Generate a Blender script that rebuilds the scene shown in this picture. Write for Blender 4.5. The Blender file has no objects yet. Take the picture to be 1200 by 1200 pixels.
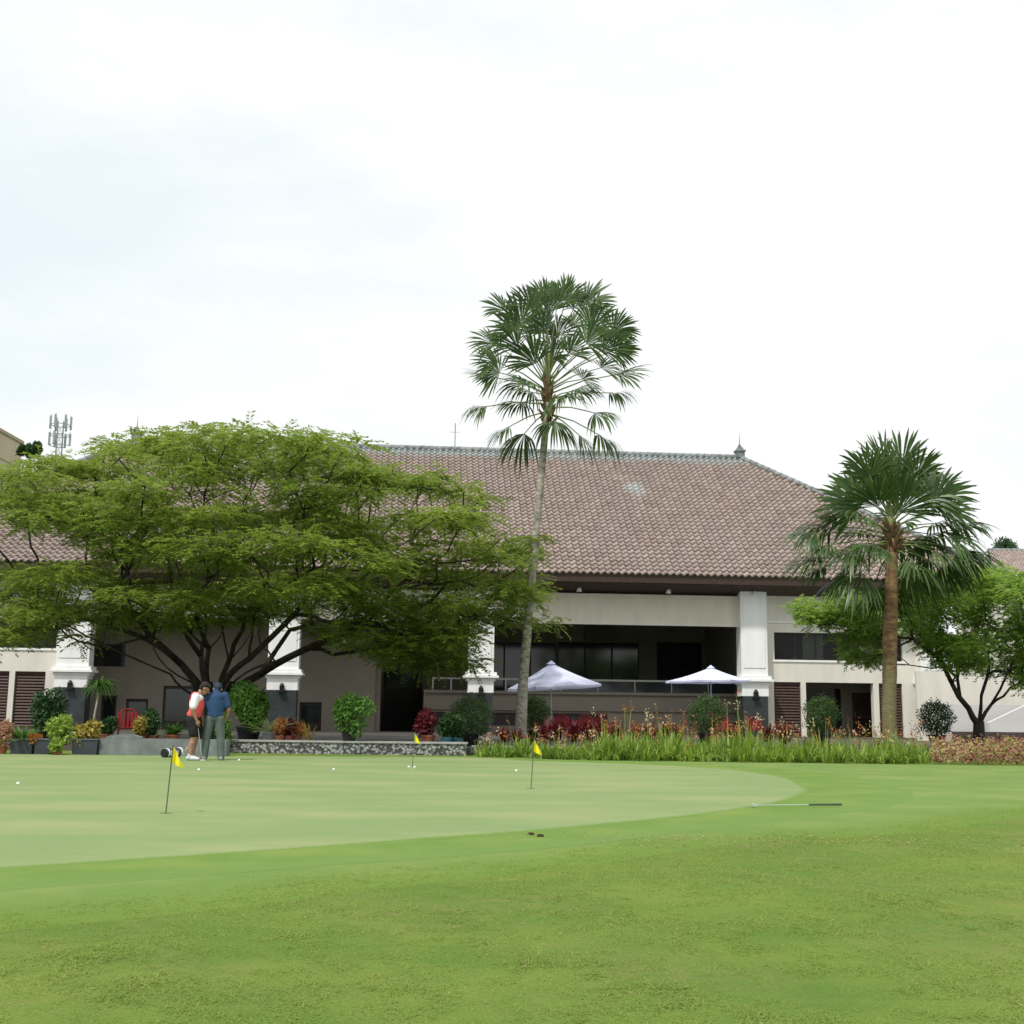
import bpy, bmesh, math, random
import numpy as np
from mathutils import Vector, Matrix, Euler, noise as mnoise
random.seed(7); RNG = np.random.default_rng(7)
C = bpy.data.collections.new("scene"); bpy.context.scene.collection.children.link(C)
SC = bpy.context.scene
R = math.radians
# ------------------------------------------------------------------ camera, sky, sun, exposure
CAMH = 1.04; FPX = 1450.0
cam = bpy.data.cameras.new("camera"); co = bpy.data.objects.new("camera", cam)
cam.sensor_width = 36; cam.lens = 36*FPX/1200; cam.clip_end = 3000; cam.clip_start = 0.05
CM = Matrix.Rotation(R(90+9.36), 4, 'X') @ Matrix.Rotation(0.0116, 4, 'Z')
co.matrix_world = Matrix.Translation((0, 0, CAMH)) @ CM
C.objects.link(co); SC.camera = co
SUN_EL, SUN_AZ = 57, 216       # azimuth measured clockwise from +Y (north): behind and left of the camera
w = bpy.data.worlds.new("World"); SC.world = w; w.use_nodes = True
nt = w.node_tree; nt.nodes.clear()
out = nt.nodes.new('ShaderNodeOutputWorld')
sky = nt.nodes.new('ShaderNodeTexSky'); sky.sky_type = 'NISHITA'; sky.sun_disc = False
sky.sun_elevation = R(SUN_EL); sky.sun_rotation = R(SUN_AZ); sky.air_density = 1.0; sky.dust_density = 2.5
b1 = nt.nodes.new('ShaderNodeBackground'); b1.inputs[1].default_value = 0.15; sky.altitude = 0
b2 = nt.nodes.new('ShaderNodeBackground'); b2.inputs[0].default_value = (0.97, 1.0, 0.995, 1); b2.inputs[1].default_value = 0.945
mx = nt.nodes.new('ShaderNodeMixShader')
tc = nt.nodes.new('ShaderNodeTexCoord'); mp = nt.nodes.new('ShaderNodeMapping'); mp.inputs['Scale'].default_value = (1.6, 1.6, 4.2)
mp.inputs['Location'].default_value = (0.35, 0.1, 0.2)
ns = nt.nodes.new('ShaderNodeTexNoise'); ns.inputs['Scale'].default_value = 1.3; ns.inputs['Detail'].default_value = 7; ns.inputs['Roughness'].default_value = 0.55
rp = nt.nodes.new('ShaderNodeValToRGB'); rp.color_ramp.elements[0].position = 0.33; rp.color_ramp.elements[0].color = (0.90,)*3+(1,)
rp.color_ramp.elements[1].position = 0.56; rp.color_ramp.elements[1].color = (1, 1, 1, 1)
L = nt.links.new
L(tc.outputs['Generated'], mp.inputs[0]); L(mp.outputs[0], ns.inputs['Vector'])
sx = nt.nodes.new('ShaderNodeSeparateXYZ'); L(tc.outputs['Generated'], sx.inputs[0])
mr = nt.nodes.new('ShaderNodeMapRange'); mr.inputs[1].default_value = -0.45; mr.inputs[2].default_value = 0.15
mr.inputs[3].default_value = -0.13; mr.inputs[4].default_value = 0.12; L(sx.outputs['X'], mr.inputs[0])
ad = nt.nodes.new('ShaderNodeMath'); ad.operation = 'ADD'; L(ns.outputs[0], ad.inputs[0]); L(mr.outputs[0], ad.inputs[1])
L(ad.outputs[0], rp.inputs[0])
rp2 = nt.nodes.new('ShaderNodeValToRGB'); rp2.color_ramp.elements[0].position = 0.40; rp2.color_ramp.elements[0].color = (.87, .95, .98, 1); rp2.color_ramp.elements[1].position = 0.55; rp2.color_ramp.elements[1].color = (.98, 1, .995, 1)
L(ad.outputs[0], rp2.inputs[0]); L(rp2.outputs[0], b2.inputs[0])
L(rp.outputs[0], mx.inputs[0]); L(sky.outputs[0], b1.inputs[0]); L(b1.outputs[0], mx.inputs[1]); L(b2.outputs[0], mx.inputs[2]); L(mx.outputs[0], out.inputs[0])
sl = bpy.data.lights.new("sun", 'SUN'); sl.energy = 3.0; sl.angle = R(4); sl.color = (1, .96, .89)
so = bpy.data.objects.new("sun", sl); C.objects.link(so)
_e, _a = R(SUN_EL), R(SUN_AZ)
sdir = Vector((math.sin(_a)*math.cos(_e), math.cos(_a)*math.cos(_e), math.sin(_e)))
so.rotation_euler = sdir.to_track_quat('Z', 'Y').to_euler(); so.location = (0, -20, 60)
SC.view_settings.view_transform = 'Standard'; SC.view_settings.look = 'None'; SC.view_settings.exposure = 0.12; SC.view_settings.gamma = 1
SC.render.engine = 'CYCLES'
SC.render.resolution_x = SC.render.resolution_y = 1024

# ------------------------------------------------------------------ survey helpers: photo measurements -> metres at a known distance
C3 = CM.to_3x3()
def ray(px, py): return C3 @ Vector(((px-600)/FPX, -(py-600)/FPX, -1))
def W(px, py, Y):
    v = ray(px, py); return Vector((0, 0, CAMH)) + v*(Y/v.y)
def G(px, py, z=0.0):
    v = ray(px, py); return Vector((0, 0, CAMH)) + v*((z-CAMH)/v.z)
def X(px, Y, py=841): return W(px, py, Y).x
BA = math.atan(0.082); BO = Vector((0, 60, 0)); ES = Vector((math.cos(BA), math.sin(BA), 0)); ED = Vector((-math.sin(BA), math.cos(BA), 0))
def B(px, py, d=0.0):                     # clubhouse-local: s along the front, z height, on the plane d metres behind the front
    v = ray(px, py); o = Vector((0, 0, CAMH)); t = (d - (o-BO).dot(ED))/v.dot(ED); p = o+v*t
    return (p-BO).dot(ES), p.z
def Bs(px, d=0.0, py=800): return B(px, py, d)[0]
def Bz(px, py, d=0.0): return B(px, py, d)[1]

# ------------------------------------------------------------------ materials
MATS = {}
def mat(name, col, rough=0.8, var=0.0, scale=3.0, col2=None, bump=0.0, bscale=20.0, metal=0.0, transl=0.0, island=False, spec=0.3, stretch=None, detail=5):
    if name in MATS: return MATS[name]
    m = bpy.data.materials.new(name); m.use_nodes = True; n = m.node_tree; N = n.nodes; Lk = n.links.new
    p = N['Principled BSDF']; p.inputs['Roughness'].default_value = rough; p.inputs['Metallic'].default_value = metal
    p.inputs['Specular IOR Level'].default_value = spec
    c1 = tuple(col)+(1,)
    if col2 is None: col2 = tuple(min(1, c*(1+var)) for c in col); c1 = tuple(c*(1-var) for c in col)+(1,)
    c2 = tuple(col2)+(1,)
    csock = None
    geo = N.new('ShaderNodeTexCoord'); mpn = N.new('ShaderNodeMapping'); Lk(geo.outputs['Object'], mpn.inputs[0])
    if stretch: mpn.inputs['Scale'].default_value = stretch
    t = N.new('ShaderNodeTexNoise'); t.inputs['Scale'].default_value = scale; t.inputs['Detail'].default_value = detail; Lk(mpn.outputs[0], t.inputs['Vector'])
    r = N.new('ShaderNodeMapRange'); r.inputs[1].default_value = 0.32; r.inputs[2].default_value = 0.68; Lk(t.outputs[0], r.inputs[0])
    mixn = N.new('ShaderNodeMix'); mixn.data_type = 'RGBA'; mixn.inputs[6].default_value = c1; mixn.inputs[7].default_value = c2
    if island:
        g = N.new('ShaderNodeNewGeometry'); a = N.new('ShaderNodeMath'); a.operation = 'MULTIPLY_ADD'; a.inputs[1].default_value = 0.6
        b = N.new('ShaderNodeMath'); b.operation = 'MULTIPLY'; b.inputs[1].default_value = 0.4; Lk(r.outputs[0], b.inputs[0])
        Lk(g.outputs['Random Per Island'], a.inputs[0]); Lk(b.outputs[0], a.inputs[2]); Lk(a.outputs[0], mixn.inputs[0])
    else: Lk(r.outputs[0], mixn.inputs[0])
    Lk(mixn.outputs[2], p.inputs['Base Color'])
    if bump:
        t2 = N.new('ShaderNodeTexNoise'); t2.inputs['Scale'].default_value = bscale; t2.inputs['Detail'].default_value = 6; Lk(mpn.outputs[0], t2.inputs['Vector'])
        bn = N.new('ShaderNodeBump'); bn.inputs['Strength'].default_value = 1; bn.inputs['Distance'].default_value = bump; Lk(t2.outputs[0], bn.inputs['Height']); Lk(bn.outputs[0], p.inputs['Normal'])
    if transl:
        tr = N.new('ShaderNodeBsdfTranslucent'); ms = N.new('ShaderNodeMixShader'); ms.inputs[0].default_value = transl
        hs = N.new('ShaderNodeHueSaturation'); hs.inputs['Value'].default_value = 1.5; Lk(mixn.outputs[2], hs.inputs['Color']); Lk(hs.outputs[0], tr.inputs['Color'])
        Lk(p.outputs[0], ms.inputs[1]); Lk(tr.outputs[0], ms.inputs[2]); Lk(ms.outputs[0], N['Material Output'].inputs[0])
    MATS[name] = m; return m
def leafmat(name, c1, c2, transl=0.25, rough=0.55, scale=0.6): return mat(name, c1, rough, col2=c2, scale=scale, transl=transl, island=True)

# ------------------------------------------------------------------ mesh helpers
def tag(o, label=None, cat=None, group=None, kind=None):
    if label: o['label'] = label
    if cat: o['category'] = cat
    if group: o['group'] = group
    if kind: o['kind'] = kind
    return o
def empty(name, loc=(0, 0, 0), rz=0, label=None, cat=None, group=None):
    o = bpy.data.objects.new(name, None); C.objects.link(o); o.location = loc; o.rotation_euler = (0, 0, rz); o.empty_display_size = .2
    return tag(o, label, cat, group)
def link(name, me, mats, parent=None, loc=(0, 0, 0), smooth=False):
    o = bpy.data.objects.new(name, me); C.objects.link(o)
    for m in (mats if isinstance(mats, (list, tuple)) else [mats]): me.materials.append(m)
    o.parent = parent; o.location = loc
    if smooth: me.polygons.foreach_set('use_smooth', [True]*len(me.polygons))
    return o
class MB:
    def __init__(s): s.v = []; s.f = []; s.m = []
    def face(s, pts, mi=0):
        n = len(s.v); s.v += [tuple(p) for p in pts]; s.f.append(tuple(range(n, n+len(pts)))); s.m.append(mi)
    def add(s, v, f, mi=0):
        n = len(s.v); s.v += [tuple(p) for p in v]; s.f += [tuple(i+n for i in q) for q in f]; s.m += [mi]*len(f)
    def box(s, x0, x1, y0, y1, z0, z1, mi=0, taper=0):
        t = taper
        v = [(x0, y0, z0), (x1, y0, z0), (x1, y1, z0), (x0, y1, z0), (x0+t, y0+t, z1), (x1-t, y0+t, z1), (x1-t, y1-t, z1), (x0+t, y1-t, z1)]
        s.add(v, [(3, 2, 1, 0), (4, 5, 6, 7), (0, 1, 5, 4), (1, 2, 6, 5), (2, 3, 7, 6), (3, 0, 4, 7)], mi)
    def tube(s, pts, rad, n=8, mi=0, cap=True):
        pts = [Vector(p) for p in pts]; k = len(pts)
        if not isinstance(rad, (list, tuple)): rad = [rad]*k
        rings = []; up = Vector((0.13, 0.31, 0.94))
        for i, p in enumerate(pts):
            d = (pts[min(i+1, k-1)]-pts[max(i-1, 0)]).normalized()
            a = d.cross(up)
            if a.length < 1e-3: a = d.cross(Vector((1, 0, 0)))
            a.normalize(); b = a.cross(d)
            rings.append([p+(a*math.cos(2*math.pi*j/n)+b*math.sin(2*math.pi*j/n))*rad[i] for j in range(n)])
        v = [q for r in rings for q in r]; f = []
        for i in range(k-1):
            for j in range(n):
                f.append((i*n+j, i*n+(j+1) % n, (i+1)*n+(j+1) % n, (i+1)*n+j))
        if cap: f.append(tuple(range(n))[::-1]); f.append(tuple((k-1)*n+j for j in range(n)))
        s.add(v, f, mi)
    def lathe(s, prof, c=(0, 0, 0), n=20, mi=0):
        v = []; f = []; k = len(prof)
        for r, z in prof:
            for j in range(n): a = 2*math.pi*j/n; v.append((c[0]+r*math.cos(a), c[1]+r*math.sin(a), c[2]+z))
        for i in range(k-1):
            for j in range(n): f.append((i*n+j, i*n+(j+1) % n, (i+1)*n+(j+1) % n, (i+1)*n+j))
        f.append(tuple(range(n))[::-1]); f.append(tuple((k-1)*n+j for j in range(n)))
        s.add(v, f, mi)
    def ball(s, c, r, n=12, mi=0, sc=(1, 1, 1)):
        v = []; f = []; m = n//2
        for i in range(m+1):
            th = math.pi*i/m
            for j in range(n):
                a = 2*math.pi*j/n; v.append((c[0]+r*sc[0]*math.sin(th)*math.cos(a), c[1]+r*sc[1]*math.sin(th)*math.sin(a), c[2]-r*sc[2]*math.cos(th)))
        for i in range(m):
            for j in range(n): f.append((i*n+j, i*n+(j+1) % n, (i+1)*n+(j+1) % n, (i+1)*n+j))
        s.add(v, f, mi)
    def mesh(s, name):
        me = bpy.data.meshes.new(name); me.from_pydata(s.v, [], s.f); me.update()
        if any(s.m): me.polygons.foreach_set('material_index', s.m)
        return me
    def build(s, name, mats, parent=None, smooth=False, loc=(0, 0, 0), bevel=0):
        me = s.mesh(name)
        if bevel:
            bm = bmesh.new(); bm.from_mesh(me); bmesh.ops.remove_doubles(bm, verts=bm.verts, dist=1e-5)
            bmesh.ops.bevel(bm, geom=list(bm.edges), offset=bevel, segments=2, affect='EDGES', clamp_overlap=True); bm.to_mesh(me); bm.free()
        return link(name, me, mats, parent, loc, smooth)
def np_mesh(name, V, F, mi=None):
    V = np.asarray(V, np.float32).reshape(-1, 3); F = np.asarray(F, np.int32); k = F.shape[1]
    me = bpy.data.meshes.new(name); me.vertices.add(len(V)); me.vertices.foreach_set('co', V.ravel())
    me.loops.add(F.size); me.loops.foreach_set('vertex_index', F.ravel())
    me.polygons.add(len(F)); me.polygons.foreach_set('loop_start', np.arange(0, F.size, k, dtype=np.int32))
    try: me.polygons.foreach_set('loop_total', np.full(len(F), k, np.int32))
    except Exception: pass
    if mi is not None: me.polygons.foreach_set('material_index', np.asarray(mi, np.int32))
    me.update(calc_edges=True); return me
def nrm(a): return a/np.maximum(np.linalg.norm(a, axis=-1, keepdims=True), 1e-9)
def leaf_quads(P, D, Nn, Ln, Wd):
    D = nrm(D); S = nrm(np.cross(D, Nn)); Ln = np.asarray(Ln).reshape(-1, 1); Wd = np.asarray(Wd).reshape(-1, 1)
    v = np.stack([P, P+D*Ln*.45+S*Wd*.5, P+D*Ln, P+D*Ln*.45-S*Wd*.5], 1)
    return v.reshape(-1, 3), np.arange(len(P)*4).reshape(-1, 4)
def strips(P, D, Ln, Wd, droop, nseg=4, prof=None, side=None):
    """curved ribbons: start P, direction D, length, width, downward droop"""
    n = len(P); D = nrm(D); Ln = np.broadcast_to(Ln, (n,)); Wd = np.broadcast_to(Wd, (n,)); droop = np.broadcast_to(droop, (n,))
    t = np.linspace(0, 1, nseg+1)
    pr = np.interp(t, [0, .25, .6, 1], [.55, 1, .8, .05]) if prof is None else np.asarray(prof)
    if side is None:
        side = np.cross(D, np.array([0, 0, 1.0])); bad = np.linalg.norm(side, axis=1) < 1e-2; side[bad] = (1, 0, 0)
        a = RNG.uniform(-.5, .5, (n, 1)); side = nrm(side)+np.array([0, 0, 1.])*a
    side = nrm(side)
    ctr = P[:, None, :]+D[:, None, :]*(Ln[:, None]*t[None])[:, :, None]
    ctr[:, :, 2] -= (droop*Ln)[:, None]*t[None]**2
    hw = (Wd[:, None]*pr[None]*.5)[:, :, None]
    v = np.stack([ctr-side[:, None, :]*hw, ctr+side[:, None, :]*hw], 2)   # n,seg+1,2,3
    base = (np.arange(n)*(nseg+1)*2)[:, None]; k = np.arange(nseg)[None]*2
    f = np.stack([base+k, base+k+1, base+k+3, base+k+2], 2).reshape(-1, 4)
    return v.reshape(-1, 3), f
def join_np(parts):
    V = []; F = []; M = []; o = 0
    for (v, f, mi) in parts:
        V.append(v); F.append(np.asarray(f)+o); M.append(np.full(len(f), mi)); o += len(v)
    return np.concatenate(V), np.concatenate(F), np.concatenate(M)
def rnd_dir(n, up=0.0, flat=1.0):
    a = RNG.uniform(0, 2*np.pi, n); z = RNG.normal(0, flat, n)+up
    return nrm(np.stack([np.cos(a), np.sin(a), z], 1))

# ------------------------------------------------------------------ palette
M_white = mat('white_paint', (.84, .84, .83), .6, var=.05, scale=2, stretch=(1.4, 1.4, .25), bump=.003, bscale=8)
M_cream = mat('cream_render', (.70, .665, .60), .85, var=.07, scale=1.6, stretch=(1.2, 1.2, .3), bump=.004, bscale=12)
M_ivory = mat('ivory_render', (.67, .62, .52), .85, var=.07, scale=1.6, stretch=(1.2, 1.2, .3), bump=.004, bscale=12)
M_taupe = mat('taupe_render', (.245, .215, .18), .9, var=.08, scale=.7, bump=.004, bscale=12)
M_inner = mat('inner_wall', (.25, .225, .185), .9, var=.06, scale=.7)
M_darkstone = mat('dark_stone_cladding', (.035, .042, .045), .45, var=.2, scale=3)
M_brown = mat('dark_brown_timber', (.055, .032, .025), .6, var=.25, scale=4, stretch=(1, 8, 8))
M_shut = mat('brown_shutter', (.075, .042, .034), .6, var=.2, scale=5)
M_frame = mat('dark_window_frame', (.04, .032, .03), .5, var=.1)
M_glass = mat('dark_glass', (.018, .022, .024), .08, var=.2, scale=.5, spec=.6)
M_glass_c = bpy.data.materials.new('clear_glass'); M_glass_c.use_nodes = True
_n = M_glass_c.node_tree; _t = _n.nodes.new('ShaderNodeBsdfTransparent'); _t.inputs[0].default_value = (.75, .78, .78, 1); _m = _n.nodes.new('ShaderNodeMixShader'); _m.inputs[0].default_value = .25
_n.nodes['Principled BSDF'].inputs['Base Color'].default_value = (.03, .03, .03, 1); _n.nodes['Principled BSDF'].inputs['Roughness'].default_value = .08
_n.links.new(_t.outputs[0], _m.inputs[1]); _n.links.new(_n.nodes['Principled BSDF'].outputs[0], _m.inputs[2]); _n.links.new(_m.outputs[0], _n.nodes['Material Output'].inputs[0])
M_floor = mat('terrace_tile', (.085, .078, .07), .6, var=.2, scale=1.2)
M_ceil = mat('ceiling_board', (.10, .085, .07), .9, var=.1)
M_metal = mat('grey_metal', (.45, .46, .47), .4, var=.1, metal=.4)
M_black = mat('black_plastic', (.014, .014, .016), .45, var=.2)
M_lead = mat('ridge_cement', (.23, .245, .25), .85, var=.3, scale=2.5, bump=.01)
M_terra = mat('terracotta', (.34, .12, .07), .8, var=.2, scale=5)
M_concrete = mat('kerb_concrete', (.34, .34, .33), .9, var=.15, scale=4, bump=.004)

# ------------------------------------------------------------------ ground
def grass_mat(name, dark, light, dry, dryamt, s1=1.2, fine=55, bump=.012, stretchx=1.0, mow=0.0):
    m = bpy.data.materials.new(name); m.use_nodes = True; n = m.node_tree; N = n.nodes; Lk = n.links.new
    p = N['Principled BSDF']; p.inputs['Roughness'].default_value = .9; p.inputs['Specular IOR Level'].default_value = .1
    tcn = N.new('ShaderNodeTexCoord')
    def nz(scale, det=6, rough=.55):
        t = N.new('ShaderNodeTexNoise'); t.inputs['Scale'].default_value = scale; t.inputs['Detail'].default_value = det; t.inputs['Roughness'].default_value = rough
        mpp = N.new('ShaderNodeMapping'); mpp.inputs['Scale'].default_value = (stretchx, 1, 1); Lk(tcn.outputs['Object'], mpp.inputs[0]); Lk(mpp.outputs[0], t.inputs['Vector']); return t
    def rng(src, a, b, c=0, d=1):
        r = N.new('ShaderNodeMapRange'); r.inputs[1].default_value = a; r.inputs[2].default_value = b; r.inputs[3].default_value = c; r.inputs[4].default_value = d; Lk(src, r.inputs[0]); return r.outputs[0]
    def mixc(f, a, b):
        q = N.new('ShaderNodeMix'); q.data_type = 'RGBA'; Lk(f, q.inputs[0])
        for i, c in ((6, a), (7, b)):
            if isinstance(c, tuple): q.inputs[i].default_value = c+(1,)
            else: Lk(c, q.inputs[i])
        return q.outputs[2]
    big = nz(s1, 4); mid = nz(s1*6, 6, .65); fin = nz(fine, 4, .7)
    a = N.new('ShaderNodeMath'); a.operation = 'ADD'; Lk(rng(mid.outputs[0], .3, .7, 0, .5), a.inputs[0]); Lk(rng(fin.outputs[0], .3, .7, 0, .5), a.inputs[1])
    c = mixc(a.outputs[0], dark, light)
    dn = nz(s1*.7, 7, .6); dm = nz(s1*9, 5, .7)
    mu = N.new('ShaderNodeMath'); mu.operation = 'MULTIPLY'; Lk(rng(dn.outputs[0], .46, .68), mu.inputs[0]); Lk(rng(dm.outputs[0], .4, .65, 0, dryamt), mu.inputs[1])
    c = mixc(mu.outputs[0], c, dry)
    c2 = mixc(rng(big.outputs[0], .42, .66, 0, .55), c, (light[0]*1.5, light[1]*1.18, light[2]*1.35))
    Lk(c2, p.inputs['Base Color'])
    bn = N.new('ShaderNodeBump'); bn.inputs['Distance'].default_value = bump; bn.inputs['Strength'].default_value = 1
    ab = N.new('ShaderNodeMath'); ab.operation = 'ADD'; Lk(fin.outputs[0], ab.inputs[0]); Lk(mid.outputs[0], ab.inputs[1]); Lk(ab.outputs[0], bn.inputs['Height']); Lk(bn.outputs[0], p.inputs['Normal'])
    return m
M_rough = grass_mat('rough_lawn', (0.086, 0.163, 0.026), (0.142, 0.224, 0.041), (0.232, 0.206, 0.082), .9, s1=.75, fine=38, bump=.02)
M_fringe = grass_mat('fringe_turf', (0.127, 0.211, 0.052), (0.153, 0.241, 0.065), (0.172, 0.198, 0.077), .3, s1=.8, fine=60, bump=.005)
M_collar = grass_mat('collar_turf', (0.116, 0.206, 0.041), (0.142, 0.232, 0.052), (0.155, 0.189, 0.060), .2, s1=1, fine=60, bump=.005)
M_green = grass_mat('putting_turf', (0.180, 0.251, 0.101), (0.201, 0.273, 0.116), (0.216, 0.251, 0.110), .2, s1=.7, fine=45, bump=.002, stretchx=.5)

green_front = [(941, 925), (925, 935), (880, 945), (800, 956), (700, 966), (600, 975), (500, 982), (400, 990), (200, 1004), (0, 1017), (-160, 1028)]
green_back = [(-160, 884.5), (0, 884), (270, 886), (545, 888), (620, 892), (700, 894.5), (800, 898.5), (870, 904), (920, 912)]
collar_front = [(1035, 925), (1035, 936), (1000, 945), (930, 954), (850, 963), (750, 974), (650, 986), (500, 999), (350, 1009), (200, 1021), (0, 1035), (-180, 1050)]
collar_back = [(-180, 884.3), (0, 883.8), (270, 885.8), (545, 887.6), (620, 889.5), (700, 891.5), (800, 894.5), (900, 900), (1000, 910)]
fringe_front = [(1700, 912), (1450, 926), (1260, 938), (1190, 944), (1100, 955), (1000, 968), (900, 973), (800, 979), (700, 989), (600, 1003), (400, 1022), (200, 1044), (0, 1062), (-200, 1080)]
fringe_back = [(-200, 884.1), (0, 883.6), (270, 885.6), (545, 887.3), (620, 888.3), (850, 893), (1090, 896.3), (1260, 899), (1450, 902), (1700, 905)]
def smooth_poly(px, sub=8):
    pts = [G(*p) for p in px]; o = []
    for i in range(len(pts)-1):
        p0 = pts[max(i-1, 0)]; p1 = pts[i]; p2 = pts[i+1]; p3 = pts[min(i+2, len(pts)-1)]
        for k in range(sub):
            t = k/sub
            o.append(0.5*((2*p1)+(p2-p0)*t+(2*p0-5*p1+4*p2-p3)*t*t+(3*p1-p0-3*p2+p3)*t**3))
    o.append(pts[-1]); return o
def sheet(name, front, back, z, m, jit, feather):
    """mown area: crisp far side, near side feathered by a strip whose edge attribute runs 0..1"""
    bp = smooth_poly(back, 10); fp = smooth_poly([back[-1]]+front, 10)[1:]; k = len(fp)
    outer, inner = [], []
    for i in range(k):
        d = fp[min(i+1, k-1)]-fp[max(i-1, 0)]; q = Vector((-d.y, d.x, 0)).normalized()       # front runs right to left: outside is towards the camera
        if i > 0 and q.dot(Vector((d.y, -d.x, 0))) > 0: q = -q
        h = feather*.5*min(1, i/10); outer.append(fp[i]+q*h); inner.append(fp[i]-q*h)
    bm = bmesh.new(); vb = [bm.verts.new((p.x, p.y, z)) for p in bp]; vi = [bm.verts.new((p.x, p.y, z)) for p in inner]; vo = [bm.verts.new((p.x, p.y, z-.0017)) for p in outer[1:]]; vo = [vi[0]]+vo
    fc = [bm.faces.new(vb+vi)]
    for i in range(k-1):
        if i == 0: fc.append(bm.faces.new((vi[0], vo[1], vi[1])))
        else: fc.append(bm.faces.new((vi[i], vo[i], vo[i+1], vi[i+1])))
    for f in fc:
        f.normal_update()
        if f.normal.z < 0: f.normal_flip()
    bmesh.ops.triangulate(bm, faces=[fc[0]]); bm.verts.index_update()
    me = bpy.data.meshes.new(name); n1 = len(vb)+len(vi); bm.to_mesh(me); bm.free()
    at = me.attributes.new('edge', 'FLOAT', 'POINT'); at.data.foreach_set('value', np.array([1. if i < n1 else 0. for i in range(len(me.vertices))], np.float32))
    tag(link(name, me, m), kind='structure')
def feather_mat(m, nd, nl):       # mown edge: the two heights of turf mingle in ragged tufts
    n = m.node_tree; N = n.nodes; Lk = n.links.new; a = N.new('ShaderNodeAttribute'); a.attribute_name = 'edge'
    t = N.new('ShaderNodeTexNoise'); t.inputs['Scale'].default_value = 9; t.inputs['Detail'].default_value = 8; t.inputs['Roughness'].default_value = .7; tcn = N.new('ShaderNodeTexCoord'); Lk(tcn.outputs['Object'], t.inputs['Vector'])
    q = N.new('ShaderNodeMath'); q.operation = 'MULTIPLY_ADD'; q.inputs[1].default_value = .9; Lk(t.outputs[0], q.inputs[0]); Lk(a.outputs['Fac'], q.inputs[2])
    r_ = N.new('ShaderNodeMapRange'); r_.inputs[1].default_value = .45; r_.inputs[2].default_value = 1.35; Lk(q.outputs[0], r_.inputs[0])
    bc = N['Principled BSDF'].inputs['Base Color']; src = bc.links[0].from_socket
    o_ = N.new('ShaderNodeMix'); o_.data_type = 'RGBA'; o_.inputs[6].default_value = nd+(1,); o_.inputs[7].default_value = nl+(1,); Lk(t.outputs[0], o_.inputs[0])
    f_ = N.new('ShaderNodeMix'); f_.data_type = 'RGBA'; Lk(r_.outputs[0], f_.inputs[0]); Lk(o_.outputs[2], f_.inputs[6]); Lk(src, f_.inputs[7]); Lk(f_.outputs[2], bc)
feather_mat(M_green, (.116, .206, .041), (.142, .232, .052)); feather_mat(M_collar, (.127, .211, .052), (.153, .241, .065)); feather_mat(M_fringe, (.1, .175, .028), (.148, .226, .042))
sheet('putting_green', green_front, green_back, .006, M_green, .012, .16)
sheet('green_collar', collar_front, collar_back, .004, M_collar, .015, .7)
sheet('green_fringe', fringe_front, fringe_back, .002, M_fringe, .02, 1.6)
ffx = np.array([p.x for p in smooth_poly(fringe_front, 6)][::-1]); ffy = np.array([p.y for p in smooth_poly(fringe_front, 6)][::-1])
def hgt(x, y):       # gentle undulation of the rough, level where the mown turf begins
    e = np.interp(x, ffx, ffy)-y
    k = np.clip((e-1.1)/2.5, 0, 1); k = k*k*(3-2*k)*((y > -6) & (y < 26) & (np.abs(x) < 16))
    return k*(.028*np.sin(1.3*x+.7*y+.4)*np.cos(.9*y-.5*x)+.016*np.sin(3.1*x+1.2)*np.sin(2.6*y+.6*x)+.008*np.sin(6.3*x-1.7*y)*np.cos(5.1*y))
gx = np.concatenate([np.linspace(-900, -16, 14), np.linspace(-15.5, 15.5, 125), np.linspace(16, 900, 14)])
gy = np.concatenate([np.linspace(-200, -6, 6), np.linspace(-5.8, 26, 130), np.linspace(27, 60, 6), np.linspace(70, 1800, 10)])
XX, YY = np.meshgrid(gx, gy); ZZ = hgt(XX, YY)
nx = len(gx); ii, jj = np.meshgrid(np.arange(len(gy)-1), np.arange(nx-1), indexing='ij'); b0 = (ii*nx+jj).ravel()
gme = np_mesh('lawn', np.stack([XX, YY, ZZ], -1), np.stack([b0, b0+1, b0+nx+1, b0+nx], 1))
tag(link('lawn', gme, M_rough, smooth=True), kind='structure')

# loose grass blades of the rough in front of the camera
n = 620000
u = RNG.uniform(0, 1, n); yb = 3.0*(16/3.0)**(u**.85); xb = RNG.uniform(-1, 1, n)*(yb*.47+.4)
cl = np.array([.5*mnoise.noise((x*6, y*4.5, 0))+.35*mnoise.noise((x*14, y*10, 5))+.45*mnoise.noise((x*1.3, y*1.3, 9)) for x, y in zip(xb[:n], yb[:n])])
keep = (RNG.uniform(-1.6, .5, n) < cl+.3) & (np.interp(xb, ffx, ffy)-yb > RNG.uniform(-.05, .35, n))
xb, yb, cl = xb[keep], yb[keep], cl[keep]; n = len(xb)
P = np.stack([xb, yb, hgt(xb, yb)-.003], 1); D = rnd_dir(n, .55, .3)
Lb = RNG.uniform(.015, .034, n)*(1+1.6*cl); Wb = .0022+.0007*yb
v, f = strips(P, D, Lb, Wb, RNG.uniform(.1, .5, n), 1, prof=[1, .15])
M_blade = leafmat('grass_blade', (0.138, 0.245, 0.039), (0.318, 0.370, 0.099), .45, .85, scale=1.3)
tag(link('grass_blades', np_mesh('grass_blades', v, f), M_blade), 'short bright green rough grass in the foreground', 'grass', kind='stuff')

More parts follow.
